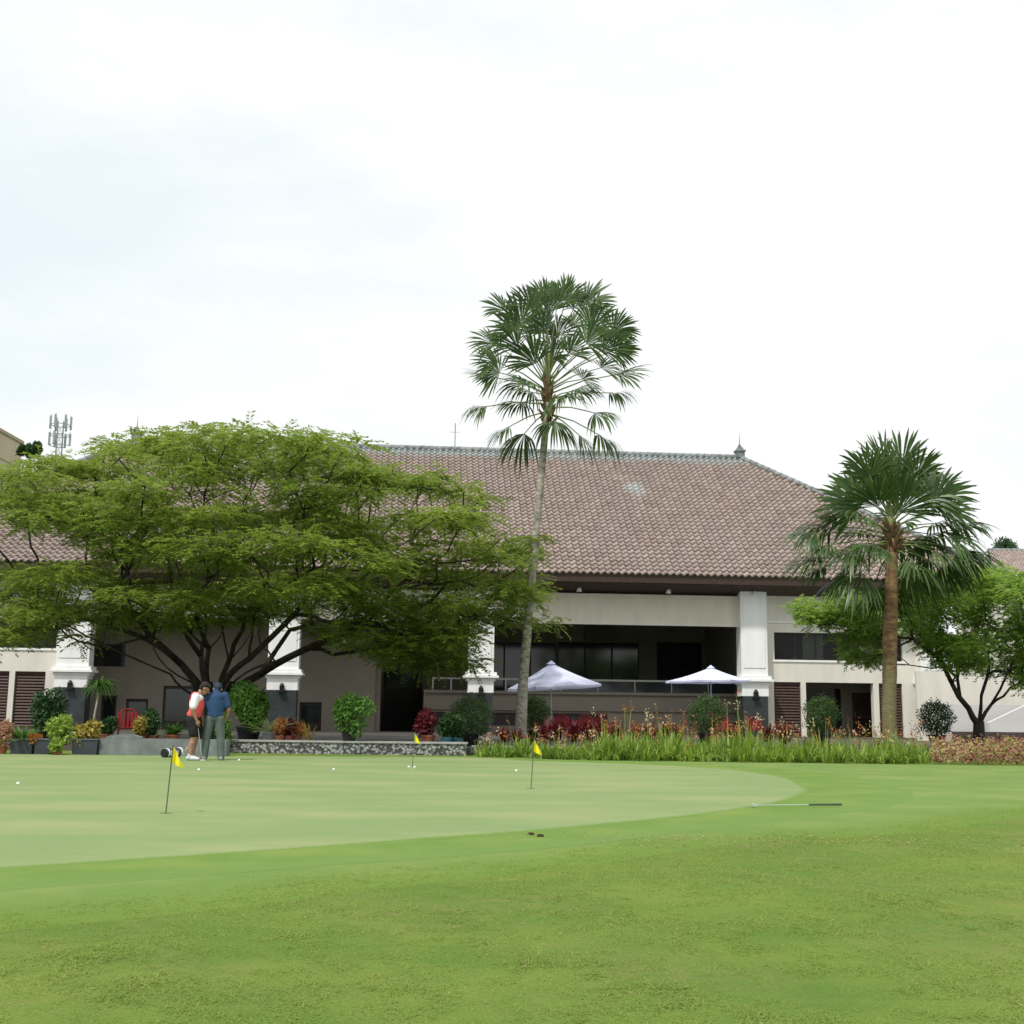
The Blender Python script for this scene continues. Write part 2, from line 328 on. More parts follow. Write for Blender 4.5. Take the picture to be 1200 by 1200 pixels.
# bare, worn patches and litter in the rough
M_soil = mat('dry_soil', (.22, .15, .08), .95, col2=(.34, .28, .13), scale=9, bump=.01)
def scatter_litter(name, px, py, sx_, sy_, n, m, label, smin, smax):
    c = G(px, py); P = np.stack([RNG.normal(c.x, sx_, n), RNG.normal(c.y, sy_, n), np.zeros(n)], 1); P[:, 2] = hgt(P[:, 0], P[:, 1])+.012
    v, f = leaf_quads(P, rnd_dir(n, .2, .25), rnd_dir(n, 2, .4), RNG.uniform(smin, smax, n), RNG.uniform(smin, smax, n)*.5)
    tag(link(name, np_mesh(name, v, f), m), label, 'leaf litter', kind='stuff')
M_straw = leafmat('dry_straw', (.16, .10, .05), (.42, .34, .18), .1, .9)
scatter_litter('dry_thatch', 1010, 988, 1.3, .30, 900, M_straw, 'brown worn thatch patch on the rough at right', .008, .03)
scatter_litter('dry_thatch', 790, 983, .6, .16, 260, M_straw, 'pale straw clippings in front of the green centre', .008, .028)
scatter_litter('dry_thatch', 740, 1030, 1.1, .5, 700, M_straw, 'brownish straw flecks between the fringe and the near rough', .006, .016)
scatter_litter('dry_thatch', 390, 1073, .6, .25, 260, M_straw, 'pale dry flecks in the lower left rough', .006, .018)
scatter_litter('dry_thatch', 700, 1090, 2.2, 1.6, 260, M_straw, 'sparse dry leaf flecks across the foreground rough', .008, .022)
scatter_litter('dry_thatch', 480, 1165, .35, .18, 160, M_straw, 'thin straw flecks near the bottom centre', .005, .014)

# terrace behind the kerb
KY = G(400, 884).y; KY2 = G(180, 885.5).y; TB = KY+1.9      # kerb line of the left half; back of the flower bed on the right half
mb = MB(); mb.box(-48, X(553, KY), KY+.45, 59.0, -.3, .18); mb.box(X(553, KY), 48, TB+.3, 59.0, -.3, .18); t_ = mb.build('terrace_paving', M_floor); tag(t_, kind='structure')

# ------------------------------------------------------------------ clubhouse
club = empty('clubhouse', BO, BA, 'long two-storey clubhouse with brown tiled hip roof, cream walls and white columns', 'building')
def wall_holes(mb, s0, s1, z0, z1, d0, d1, holes, mi=0):
    xs = sorted({s0, s1, *[h[0] for h in holes], *[h[1] for h in holes]}); zs = sorted({z0, z1, *[h[2] for h in holes], *[h[3] for h in holes]})
    xs = [x for x in xs if s0 <= x <= s1]; zs = [z for z in zs if z0 <= z <= z1]
    def solid(i, k):
        if i < 0 or k < 0 or i >= len(xs)-1 or k >= len(zs)-1: return False
        cx = (xs[i]+xs[i+1])/2; cz = (zs[k]+zs[k+1])/2
        return not any(h[0] < cx < h[1] and h[2] < cz < h[3] for h in holes)
    for i in range(len(xs)-1):
        for k in range(len(zs)-1):
            if not solid(i, k): continue
            a, b, c, d = xs[i], xs[i+1], zs[k], zs[k+1]
            mb.face([(a, d0, c), (b, d0, c), (b, d0, d), (a, d0, d)], mi); mb.face([(b, d1, c), (a, d1, c), (a, d1, d), (b, d1, d)], mi)
            if not solid(i-1, k): mb.face([(a, d1, c), (a, d0, c), (a, d0, d), (a, d1, d)], mi)
            if not solid(i+1, k): mb.face([(b, d0, c), (b, d1, c), (b, d1, d), (b, d0, d)], mi)
            if not solid(i, k-1): mb.face([(a, d0, c), (a, d1, c), (b, d1, c), (b, d0, c)], mi)
            if not solid(i, k+1): mb.face([(a, d0, d), (b, d0, d), (b, d1, d), (a, d1, d)], mi)
ZF = .2                                            # floor
ZB1 = Bz(780, 697); ZB0 = Bz(780, 731)             # entablature beam
S1, S2, S3, S4, S5 = Bs(86), Bs(332), Bs(563), Bs(882), Bs(1089)
SL, SR = S1-21, S5+.3
# floor slab, ceiling
mb = MB(); mb.box(SL, SR, -.9, 16, -.2, ZF); mb.build('floor_slab', M_floor, club)
mb = MB(); mb.box(SL, SR, 16.001, 16.2, ZF, ZB1+.3); mb.build('rear_wall', M_cream, club)  # unseen back of the building, added to keep light from leaking in
mb = MB(); mb.box(S1, S4, .5, 12, ZB1-.35, ZB1-.2); mb.build('ceiling', M_ceil, club)
# roof
RD, OV = 9.5, 1.5
ZE = Bz(780, 674.5, -OV); ZRG = Bz(780, 535, RD)
sRR = Bs(867, RD, 540); sRL = Bs(160, RD, 515)
run = RD+OV; cR = sRR+run; cL = sRL-run
TW, TL = .335, .40
slope_len = math.hypot(run, ZRG-ZE); nrow = int(slope_len/TL)
M_tile = bpy.data.materials.new('clay_roof_tile'); M_tile.use_nodes = True
def tile_material(m):
    n = m.node_tree; N = n.nodes; Lk = n.links.new; p = N['Principled BSDF']; p.inputs['Roughness'].default_value = .8; p.inputs['Specular IOR Level'].default_value = .25
    tcn = N.new('ShaderNodeTexCoord')
    at = N.new('ShaderNodeAttribute'); at.attribute_name = 'tile'; at.attribute_type = 'GEOMETRY'
    t = N.new('ShaderNodeTexNoise'); t.inputs['Scale'].default_value = .5; t.inputs['Detail'].default_value = 6; tmp_ = N.new('ShaderNodeMapping'); tmp_.inputs['Scale'].default_value = (1.6, .3, .3); Lk(tcn.outputs['Object'], tmp_.inputs[0]); Lk(tmp_.outputs[0], t.inputs['Vector'])
    wn = N.new('ShaderNodeTexWhiteNoise'); wn.noise_dimensions = '1D'; Lk(at.outputs['Fac'], wn.inputs['W'])
    r1 = N.new('ShaderNodeValToRGB'); e = r1.color_ramp.elements; e[0].position = 0; e[0].color = (.295, .225, .20, 1); e[1].position = 1; e[1].color = (.42, .345, .31, 1)
    k = e.new(.35); k.color = (.35, .275, .245, 1); k = e.new(.8); k.color = (.37, .295, .265, 1)
    Lk(wn.outputs['Value'], r1.inputs[0])
    mu = N.new('ShaderNodeMix'); mu.data_type = 'RGBA'; mr_ = N.new('ShaderNodeMapRange'); mr_.inputs[1].default_value = .42; mr_.inputs[2].default_value = .72; mr_.inputs[4].default_value = .45
    Lk(t.outputs[0], mr_.inputs[0]); Lk(mr_.outputs[0], mu.inputs[0]); Lk(r1.outputs[0], mu.inputs[6]); mu.inputs[7].default_value = (.31, .265, .26, 1)
    # weathered band of bluish cement-washed tiles along the ridge and one bleached repair patch
    s = N.new('ShaderNodeSeparateXYZ'); Lk(tcn.outputs['Object'], s.inputs[0])
    t3 = N.new('ShaderNodeTexNoise'); t3.inputs['Scale'].default_value = 1.6; Lk(tcn.outputs['Object'], t3.inputs['Vector'])
    jz = N.new('ShaderNodeMath'); jz.operation = 'MULTIPLY_ADD'; jz.inputs[1].default_value = .9; Lk(t3.outputs[0], jz.inputs[0]); Lk(s.outputs['Z'], jz.inputs[2])
    zr = N.new('ShaderNodeMapRange'); zr.inputs[1].default_value = ZRG-.62+.45; zr.inputs[2].default_value = ZRG-.25+.45; zr.inputs[4].default_value = .85; Lk(jz.outputs[0], zr.inputs[0])
    mz = N.new('ShaderNodeMix'); mz.data_type = 'RGBA'; Lk(zr.outputs[0], mz.inputs[0]); Lk(mu.outputs[2], mz.inputs[6]); mz.inputs[7].default_value = (.36, .41, .42, 1)
    ps, pz = B(736, 577, 8); pv = N.new('ShaderNodeVectorMath'); pv.operation = 'DISTANCE'; cmb = N.new('ShaderNodeCombineXYZ'); Lk(s.outputs['X'], cmb.inputs[0]); Lk(jz.outputs[0], cmb.inputs[2])
    Lk(cmb.outputs[0], pv.inputs[0]); pv.inputs[1].default_value = (ps, 0, pz+.3)
    pr = N.new('ShaderNodeMapRange'); pr.inputs[1].default_value = .25; pr.inputs[2].default_value = .75; pr.inputs[3].default_value = .6; pr.inputs[4].default_value = 0; Lk(pv.outputs['Value'], pr.inputs[0])
    mp2 = N.new('ShaderNodeMix'); mp2.data_type = 'RGBA'; Lk(pr.outputs[0], mp2.inputs[0]); Lk(mz.outputs[2], mp2.inputs[6]); mp2.inputs[7].default_value = (.48, .55, .57, 1)
    Lk(mp2.outputs[2], p.inputs['Base Color'])
tile_material(M_tile)
def tile_slope(a0, a1, b0, b1, to3):
    """courses of pantiles. eave runs a0..a1, ridge b0..b1 (scalar along the eave); to3(along, up_fraction, lift)"""
    V = []; F = []; T = []; K = 8; tid = 0
    prof = [-.03+.125*(.5+.5*math.cos(2*math.pi*(k/K)))**1.2 for k in range(K+1)]
    for r in range(nrow+1):
        f0 = r/(nrow+1); f1 = min(1, (r+1.12)/(nrow+1))
        lo0, hi0 = a0+(b0-a0)*f0, a1+(b1-a1)*f0; lo1, hi1 = a0+(b0-a0)*f1, a1+(b1-a1)*f1
        c = math.floor(lo0/TW)
        while c*TW < hi0:
            tid += 1; base = len(V)
            j = random.uniform(-.006, .006)
            for (f, lo, hi, lift) in ((f0+.22/(nrow+1), lo0, hi0, .0), (f0, lo0, hi0, .06), (f1, lo1, hi1, .008)):
                for k in range(K+1):
                    x = min(max((c+k/K)*TW, lo), hi); V.append(to3(x, f, prof[k]+lift+j-(.05 if lift == 0 else 0)))
            for row in range(2):
                for k in range(K):
                    p, q = V[base+row*(K+1)+k], V[base+row*(K+1)+k+1]
                    if abs(p[0]-q[0])+abs(p[1]-q[1]) < 1e-4: continue
                    F.append((base+row*(K+1)+k, base+row*(K+1)+k+1, base+(row+1)*(K+1)+k+1, base+(row+1)*(K+1)+k)); T.append(tid)
            c += 1
    return V, F, T
nrmF = Vector((0, -(ZRG-ZE), run)).normalized()
def front(x, f, l): return (x, -OV+run*f+nrmF.y*l, ZE+(ZRG-ZE)*f+nrmF.z*l)
nrmS = Vector(((ZRG-ZE), 0, run)).normalized()
def rside(x, f, l): return (cR-run*f+nrmS.x*l, x, ZE+(ZRG-ZE)*f+nrmS.z*l)
def lside(x, f, l): return (cL+run*f-nrmS.x*l, x, ZE+(ZRG-ZE)*f+nrmS.z*l)
def backs(x, f, l): return (x, RD+run-run*f-nrmF.y*l, ZE+(ZRG-ZE)*f+nrmF.z*l)
def roof_mesh(name, parent, jobs):
    V = []; F = []; T = []
    for a in jobs:
        v, f, t = tile_slope(*a); F += [tuple(i+len(V) for i in q) for q in f]; T += t; V += v
    me = np_mesh(name, np.array(V), np.array(F)); at = me.attributes.new('tile', 'FLOAT', 'FACE'); at.data.foreach_set('value', np.array(T, np.float32)+.37)
    return link(name, me, M_tile, parent)
roof = roof_mesh('roof', club, [(cL, cR, sRL, sRR, front), (-OV, RD+run, RD, RD, rside), (-OV, RD+run, RD, RD, lside)])
mb = MB(); mb.face([(cR, RD+run, ZE), (cL, RD+run, ZE), (sRL, RD, ZRG), (sRR, RD, ZRG)]); mb.build('rear_slope', M_tile, roof)
def caps(name, p, q, r=.16, step=.42):
    mb = MB(); p, q = Vector(p), Vector(q); L_ = (q-p).length; n_ = int(L_/step); d = (q-p)/n_
    for i in range(n_): mb.tube([p+d*i, p+d*(i+1.1)], [r*1.12, r*.95], 10)
    return mb.build(name, M_lead, roof, smooth=True)
caps('ridge_cap', (sRL, RD, ZRG+.06), (sRR, RD, ZRG+.06), .17)
for (a, b) in (((cR, -OV, ZE), (sRR, RD, ZRG)), ((cL, -OV, ZE), (sRL, RD, ZRG))): caps('hip_cap', Vector(a)+Vector((0, 0, .08)), Vector(b)+Vector((0, 0, .06)), .15)
def finial(s):
    mb = MB(); c = (s, RD, ZRG)
    mb.box(s-.24, s+.24, RD-.24, RD+.24, ZRG+.05, ZRG+.40); mb.box(s-.30, s+.30, RD-.30, RD+.30, ZRG+.402, ZRG+.48); mb.box(s-.2, s+.2, RD-.2, RD+.2, ZRG+.482, ZRG+.66, taper=.05)
    mb.lathe([(.04, .66), (.12, .7), (.08, .8), (.03, .9), (.015, 1.2), (.01, 1.5)], c, 10)
    mb.build('finial', M_lead, roof)
finial(sRR); finial(sRL)
# fascia and soffit
mb = MB()
FZ = ZE-.02
mb.box(cL+.05, cR-.05, -OV+.05, -OV+.12, FZ-.34, FZ); mb.box(cR-.12, cR-.05, -OV+.121, RD+run, FZ-.34, FZ); mb.box(cL+.05, cL+.12, -OV+.121, RD+run, FZ-.34, FZ)
mb.build('fascia', M_brown, club)
mb = MB(); mb.face([(cL+.12, -OV+.12, FZ-.30), (cL+.12, .25, ZB1+.02), (cR-.12, .25, ZB1+.02), (cR-.12, -OV+.12, FZ-.30)])
mb.face([(cR-.12, -OV+.12, FZ-.30), (S5+.6, .25, ZB1+.02), (S5+.6, 16, ZB1+.02), (cR-.12, 16, FZ-.30)])
mb.build('soffit', M_brown, club)
mb = MB()
x = cL+.6
while x < cR-.5: mb.box(x, x+.09, -OV+.13, .1, FZ-.36, FZ-.30+.02); x += .9
mb.build('rafter_tails', M_brown, club)
# entablature
mb = MB(); mb.box(S1+.6, S4-.6, 0, .45, ZB0, ZB1); mb.build('entablature', M_ivory, club)
mb = MB(); mb.box(S1+.6, S4-.6, -.06, .2, ZB0-.09, ZB0-.002); mb.box(S1+.6, S4-.6, -.05, 0-.003, ZB1-.16, ZB1-.04); mb.build('cornice_moulding', M_cream, club)
# wall above windows right up to the roof, wings
wR0, wR1 = S4+.55, S5-.3
zW0, zW1 = Bz(980, 774), Bz(980, 742)
zL1 = Bz(980, 800)
def wing(a0, a1, hs, mirror=None):
    # hs: window band and the three lower bays
    (wa, wb), lows = hs
    holes = [(wa, wb, zW0, zW1)]+[(l0, l1, ZF, zL1) for l0, l1, _ in lows]
    mb = MB(); wall_holes(mb, a0, a1, ZF, ZB1+.1, .1, .45, holes); mb.build('wall', M_cream, club)
    mb = MB(); z1 = Bz(980, 731)
    mb.box(a0+.25, a1-.02, .04, .098, z1, z1+.06); mb.box(wa-.12, wb+.12, .05, .098, zW0-.1, zW0-.02)
    mb.build('wall_moulding', M_white, club)
    wn = MB(); k = 6
    for i in range(k+1): xx = wa+(wb-wa)*i/k; wn.box(xx-.03, xx+.03, .28, .34, zW0+.05, zW1-.05)
    wn.box(wa, wb, .27, .35, zW0, zW0+.05); wn.box(wa, wb, .27, .35, zW1-.05, zW1); fr = wn.build('window', M_frame, club)
    p = MB(); p.box(wa, wb, .305, .315, zW0+.05, zW1-.05); p.build('pane', M_glass_c, fr)
    for f0, f1 in ((.24, .4), (.62, .8)):
        c = MB(); nn = 10
        for q in range(nn): s0 = wa+(wb-wa)*(f0+(f1-f0)*q/nn); s1_ = wa+(wb-wa)*(f0+(f1-f0)*(q+1)/nn); c.face([(s0, .5+.05*(q % 2), zW0+.05), (s1_, .5+.05*((q+1) % 2), zW0+.05), (s1_, .5+.05*((q+1) % 2), zW1-.05), (s0, .5+.05*(q % 2), zW1-.05)])
        c.build('curtain', mat('grey_curtain', (.5, .47, .42), .9, var=.1), fr)
    for l0, l1, kind in lows:
        if kind == 'shutter':
            sh = MB(); sh.box(l0, l0+.07, .2, .26, ZF, zL1); sh.box(l1-.07, l1, .2, .26, ZF, zL1); sh.box(l0+.071, l1-.071, .2, .26, zL1-.08, zL1); sh.box(l0+.071, l1-.071, .2, .26, ZF, ZF+.1)
            z = ZF+.12
            while z < zL1-.12: sh.add([(l0+.071, .19, z), (l1-.071, .19, z), (l1-.071, .26, z+.11), (l0+.071, .26, z+.11), (l0+.071, .2, z-.015), (l1-.071, .2, z-.015), (l1-.071, .27, z+.095), (l0+.071, .27, z+.095)], [(0, 1, 2, 3), (7, 6, 5, 4), (0, 4, 5, 1), (3, 2, 6, 7)]); z += .14
            sh.build('shutter', M_shut, club)
            bk = MB(); bk.box(l0, l1, .275, .29, ZF, zL1); bk.build('shutter_back', M_black, club)
    return fr
rw = [(Bs(907.5), Bs(939), 'shutter'), (Bs(945), Bs(1024), 'open'), (Bs(1030.5), Bs(1058), 'shutter')]
wing(wR0, wR1, ((Bs(909), Bs(1060)), rw))
# right door bay: recessed wall with door and side glass
mb = MB(); d0, d1 = Bs(998, 3), Bs(1030, 3); dz = Bz(1010, 812, 3)
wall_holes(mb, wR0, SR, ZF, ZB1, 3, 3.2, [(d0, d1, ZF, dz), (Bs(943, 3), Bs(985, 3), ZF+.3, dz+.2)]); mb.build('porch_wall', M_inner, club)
mb = MB(); mb.box(d0, d1, 3.06, 3.12, ZF, dz); dr = mb.build('door', M_shut, club)
mb = MB(); mb.tube([(d0+.12, 2.98, 1.2), (d0+.12, 2.98, 1.45)], .018); mb.build('handle', M_metal, dr)
mb = MB()
for z in (.35, 1.3):
    mb.box(d0+.18, d1-.18, 3.035, 3.058, z, z+.75)
mb.build('door_panel', M_brown, dr)
mb = MB(); mb.box(Bs(943, 3), Bs(985, 3), 3.08, 3.1, ZF+.3, dz+.2); mb.build('pane', M_glass, club)
mb = MB(); mb.box(wR0, SR, .46, 3, zL1+.15, zL1+.3); mb.build('porch_ceiling', M_inner, club)
mb = MB(); mb.box(SR-.25, SR, .46, 16, ZF, ZB1+.1); mb.build('side_wall', M_cream, club)
# left wing, same pattern mirrored past column one
def ms(px): return S1-(Bs(px)-S4)
wing(SL, S1-.55, ((SL+5, Bs(62)), [(Bs(16), Bs(52), 'shutter'), (Bs(-25), Bs(9.5), 'shutter'), (Bs(-120), Bs(-75), 'shutter'), (Bs(-62), Bs(-31), 'shutter')]))
mb = MB(); mb.box(SL, S1-.3, 3, 3.2, ZF, ZB1); mb.build('rear_wall', M_inner, club)
mb = MB(); mb.box(SL, SL+.3, .46, 16, ZF, ZB1); mb.build('side_wall', M_cream, club)
# columns
zCap = Bz(882, 816, -.5); zMou = Bz(882, 795, -.5)
def column(s, wd=1.32):
    h = wd/2
    mb = MB(); mb.box(s-h, s+h, -.42, .44, zMou+.12, ZB1+.3); mb.box(s-h+.12, s+h-.12, -.45, -.421, zMou+.5, ZB1-.25)
    sh = mb.build('column', M_white, club, bevel=.01)
    c = MB(); e = h+.14
    c.box(s-e, s+e, -.56, .5, zMou-.04, zMou+.12); c.box(s-e-.09, s+e+.09, -.65, .55, zMou-.16, zMou-.042)
    c.box(s-e+.06, s+e-.06, -.5, .48, zMou-.3, zMou-.162); c.box(s-h, s+h, -.48, .46, zCap, zMou-.302); c.build('column_base', M_white, sh, bevel=.012)
    p = MB(); p.box(s-h+.05, s+h-.05, -.47, .45, ZF-.2, zCap-.003); p.build('stone_plinth', M_darkstone, sh)
    l = MB(); l.box(s-.11, s+.11, -.62, -.47, zCap-.05, zCap+.2); l.box(s-.16, s+.16, -.68, -.47, zCap-.1, zCap-.052); l.lathe([(.12, .2), (.07, .3), (.02, .34)], (s, -.56, zCap), 10); l.build('wall_lamp', M_black, sh)
for s_, w_ in ((S1, 1.5), (S2, 1.45), (S3, 1.22), (S4, 1.32), (S5, 1.15)): column(s_, w_)
# central hall: taupe recessed wall on the left half, passage, raised restaurant floor on the right half
dL = 3.2
sa, sb = Bs(440, dL), Bs(497, 3.2)
def bh(x0, x1, y0, y1, d=dL): return (Bs(x0, d), Bs(x1, d), max(ZF, Bz((x0+x1)/2, y1, d)), Bz((x0+x1)/2, y0, d))
hl = [bh(104, 146, 755, 781), bh(120, 138, 815, 870), bh(149, 175, 819, 870), bh(192, 240, 804, 870), bh(352, 378, 823, 870)]
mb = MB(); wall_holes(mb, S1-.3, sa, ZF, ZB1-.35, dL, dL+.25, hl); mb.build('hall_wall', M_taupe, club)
for i, h in enumerate(hl):
    mb = MB(); mb.box(h[0], h[1], dL+.12, dL+.17, h[2], h[3]); o_ = mb.build('doorway_panel' if i else 'pane', M_frame if i else M_glass, club)
    if i: 
        mb = MB(); mb.box(h[0]+.12, h[1]-.12, dL+.1, dL+.118, h[2]+.4, h[3]-.15); mb.build('pane', M_glass, o_)
mb = MB(); mb.box(S1-.3, S1-.05, .46, dL, ZF, ZB1-.35); mb.build('side_wall', M_cream, club)
mb = MB(); mb.box(sa-.001, sa+.25, dL+.252, 13, ZF, ZB1-.35); mb.build('passage_wall', M_taupe, club)
# passage back wall with dark upper glazing and lower dado
mb = MB(); zmid = Bz(470, 806, 12); mb.box(sa+.25, Bs(505, 12), 12, 12.2, ZF, zmid); mb.build('dado', mat('dark_dado', (.07, .068, .066), .8, var=.1), club)
mb = MB(); mb.box(sa+.25, Bs(640, 12), 12.05, 12.2, zmid+.002, ZB1-.35); mb.build('hall_glazing', M_glass, club)
mb = MB(); mb.box(Bs(470, 11.9), Bs(486, 11.9), 11.9, 12.0, zmid+.5, zmid+1.4); mb.build('picture_frame', mat('grey_picture', (.09, .11, .12), .5, var=.4, scale=2), club)
# raised floor
sE = S4+.3; zR = Bz(700, 811.5, 3.2); zR2 = Bz(700, 833, 3.2)
holes = [(Bs(504, 3.2), Bs(560, 3.2), ZF+.35, zR2-.15), (Bs(648, 3.2), Bs(712, 3.2), ZF+.35, zR2-.15), (Bs(576, 3.2), Bs(606, 3.2), ZF+.35, zR2-.15)]
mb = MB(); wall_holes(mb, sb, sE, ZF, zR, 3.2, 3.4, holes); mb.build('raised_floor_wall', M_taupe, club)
for h in holes: mb = MB(); mb.box(h[0], h[1], 3.32, 3.36, h[2], h[3]); mb.build('vent_panel', M_frame, club)
mb = MB(); mb.box(sb, sE, 3.05, 3.195, zR2-.02, zR2+.05); mb.box(sb, sE, 3.02, 3.198, zR-.12, zR+.02); mb.build('floor_edge', M_taupe, club)
mb = MB(); mb.box(sb, sE, 3.401, 12, zR-.2, zR-.02); mb.build('raised_floor', M_floor, club)
mb = MB(); mb.box(sb, sb+.2, 3.401, 12, ZF, zR-.2); mb.build('side_wall', M_taupe, club)
# railing
mb = MB(); zr = Bz(700, 797, 3.3); mb.box(sb+.4, sE, 3.12, 3.2, zr-.06, zr+.03)
x = sb+.4
while x < Bs(592, 3.3): mb.box(x, x+.08, 3.13, 3.19, zR+.02, zr-.06); x += .92
while x < sE: mb.box(x, x+.04, 3.13, 3.18, zR+.02, zr-.06); x += 1.9
mb.build('railing', mat('pale_rail', (.42, .41, .38), .5, var=.1), club)
mb = MB(); mb.box(Bs(600, 3.3), sE, 3.16, 3.17, zR+.04, zr-.07); mb.build('railing_panel', M_glass, club)
# restaurant back wall
db = 11.0
wh = [bh(560, 652, 753, 806, db), bh(654, 749, 753, 806, db), bh(770, 823, 753, 806, db), bh(846, 880, 753, 806, db)]
wh = [(a, b, zR+.05, d) for a, b, c, d in wh]
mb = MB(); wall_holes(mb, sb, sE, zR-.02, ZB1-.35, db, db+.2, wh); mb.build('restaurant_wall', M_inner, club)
for h in wh:
    mb = MB(); k = max(2, int((h[1]-h[0])/1.2))
    for i in range(k+1): xx = h[0]+(h[1]-h[0])*i/k; mb.box(max(h[0], xx-.04), min(h[1], xx+.04), db+.05, db+.12, h[2], h[3])
    fr = mb.build('window', M_frame, club); mb = MB(); mb.box(h[0], h[1], db+.125, db+.14, h[2], h[3]); mb.build('pane', M_glass, fr)
h = bh(686, 718, 735, 750, db-.3); mb = MB(); mb.box(h[0], h[1], db-.3, db-.004, h[2], h[3]); mb.build('air_grille', mat('grille_olive', (.16, .16, .12), .8, var=.1), club)
mb = MB(); mb.box(sE, sE+.25, .46, 12, ZF, ZB1-.2); mb.build('side_wall', M_inner, club)
# soffit spotlights
for px in (678, 783, 884):
    s_ = Bs(px); mb = MB(); mb.box(s_-.06, s_+.06, -.5, -.1, ZB1+.12, ZB1+.2); mb.lathe([(.05, -.02), (.11, -.12), (.13, -.22)], (s_-.05, -.5, ZB1+.24), 10); mb.build('spotlight', M_white, club)

# ------------------------------------------------------------------ things behind and beside the clubhouse
zt = W(0, 507, 90).z; xw = W(14, 514, 92).x
ax = empty('neighbour_building', (xw, 94, 0), 0, 'tan rendered block rising behind the left end of the clubhouse roof', 'building')
mb = MB(); mb.box(-24, 0, -20, 0, 0, zt); mb.build('wall', mat('tan_render', (.50, .42, .33), .85, var=.05, scale=.5), ax)
mb = MB()
for i in range(1, 11): mb.box(.001, .05, -19.9, -.1, zt*i/11, zt*i/11+.08)
mb.box(-24.1, .12, -20.1, .1, zt+.002, zt+.25); mb.build('string_course', mat('tan_trim', (.40, .33, .25), .85, var=.05), ax)
# telecom mast
MY = 150; mx0 = W(71, 500, MY).x; ztop = W(71, 489, MY).z
tw = empty('telecom_mast', (mx0, MY, 0), .3, 'grey lattice telecom mast with panel antennas above the treetops', 'mast')
mb = MB(); hw = .32
for a, b in ((-1, -1), (1, -1), (1, 1), (-1, 1)): mb.tube([(a*hw*1.6, b*hw*1.6, 0), (a*hw, b*hw, ztop-.5)], .07, 5)
z = 1.0; k = 0
while z < ztop-1.6:
    for (a, b), (c, d) in (((-1, -1), (1, -1)), ((1, -1), (1, 1)), ((1, 1), (-1, 1)), ((-1, 1), (-1, -1))):
        q = 1.6-.6*z/ztop; q2 = 1.6-.6*(z+1.3)/ztop
        mb.tube([(a*hw*q, b*hw*q, z), (c*hw*q2, d*hw*q2, z+1.3)], .035, 4); mb.tube([(a*hw*q, b*hw*q, z), (c*hw*q, d*hw*q, z)], .035, 4)
    z += 1.3
M_mast = mat('galvanised_steel', (.28, .32, .36), .6, var=.1)
mb.build('lattice', M_mast, tw)
mb = MB()
for zz in (ztop-1, ztop-2.3, ztop-3.6): mb.tube([(1.15*math.cos(a), 1.15*math.sin(a), zz) for a in [i*math.pi/6 for i in range(13)]], .05, 4)
mb.build('antenna_frame', M_mast, tw)
for i in range(6):
    a = i*math.pi/3
    for zz in (ztop-.8, ztop-2.9):
        if random.random() < .9:
            mb = MB(); cx, cy = 1.2*math.cos(a), 1.2*math.sin(a); mb.box(cx-.13, cx+.13, cy-.13, cy+.13, zz-.7, zz+.9); mb.tube([(cx*.97, cy*.97, zz-.8), (cx*.97, cy*.97, zz+1.1)], .04, 4); mb.build('panel_antenna', M_mast, tw)
mb = MB(); mb.ball((1.2, -.9, ztop-4.2), .45, 10, sc=(1, .5, 1)); mb.build('dish', M_white, tw)
# thin aerial pole behind the ridge
p = W(533, 527, 74); mb = MB(); mb.tube([(0, 0, 0), (0, 0, W(533, 496, 74).z)], .035, 6); mb.tube([(-.3, 0, p.z+1.1), (.3, 0, p.z+1.1)], .015, 4)
tag(mb.build('aerial_pole', M_mast, loc=(p.x, 74+.0, 0)), 'thin grey aerial pole standing up behind the roof ridge', 'aerial')
# right annex: white parapet wall with rising stair side and a roof behind
an = empty('stair_annex', (W(1108, 850, 52).x, 52, 0), .05, 'low white annex wall with rising stair parapet at the right end', 'building')
mb = MB(); mb.box(0, 9, 0, .25, 0, W(1150, 826, 52).z); 
v = [(1.6, -.6, .18), (7.5, -.6, .18), (7.5, -.6, 2.75), (5.4, -.6, 2.75), (1.6, -.6, 1.0)]; v2 = [(a, b+.25, c) for a, b, c in v]
mb.add(v+v2, [(0, 1, 2, 3, 4), (9, 8, 7, 6, 5), (0, 5, 6, 1), (1, 6, 7, 2), (2, 7, 8, 3), (3, 8, 9, 4), (4, 9, 5, 0)]); mb.build('wall', mat('annex_white', (.58, .57, .56), .8, var=.08, scale=.6), an)
mb = MB(); mb.box(0, 9, -.8, -.601, .2, .62); mb.build('planter_ledge', mat('ledge_brown', (.07, .05, .045), .8, var=.2), an)
mb = MB(); mb.box(0, 9, 3, 3.2, 0, 3.2); mb.build('rear_wall', M_cream, an)
# neighbouring tiled roof at right
rx = W(1165, 655, 78).x; zr0 = W(1185, 672, 78).z; zr1 = W(1185, 646, 84).z
nb = empty('garden_pavilion', (rx, 78, 0), 0, 'tiled pavilion roof showing beyond the right-hand tree', 'building')
def nbf(x, f, l): return (x, -0+6*f, zr0+(zr1-zr0)*f+l)
oldn = nrow; nrow = 18; rm = roof_mesh('roof', nb, [(0, 16, 2, 14, nbf)]); nrow = oldn
mb = MB(); mb.tube([(2, 6, zr1+.05), (14, 6, zr1+.05)], .15, 8); mb.build('ridge_cap', M_lead, nb)
mb = MB(); mb.box(1, 15, 1.2, 10, 0, zr0-.05); mb.build('wall', M_cream, nb)

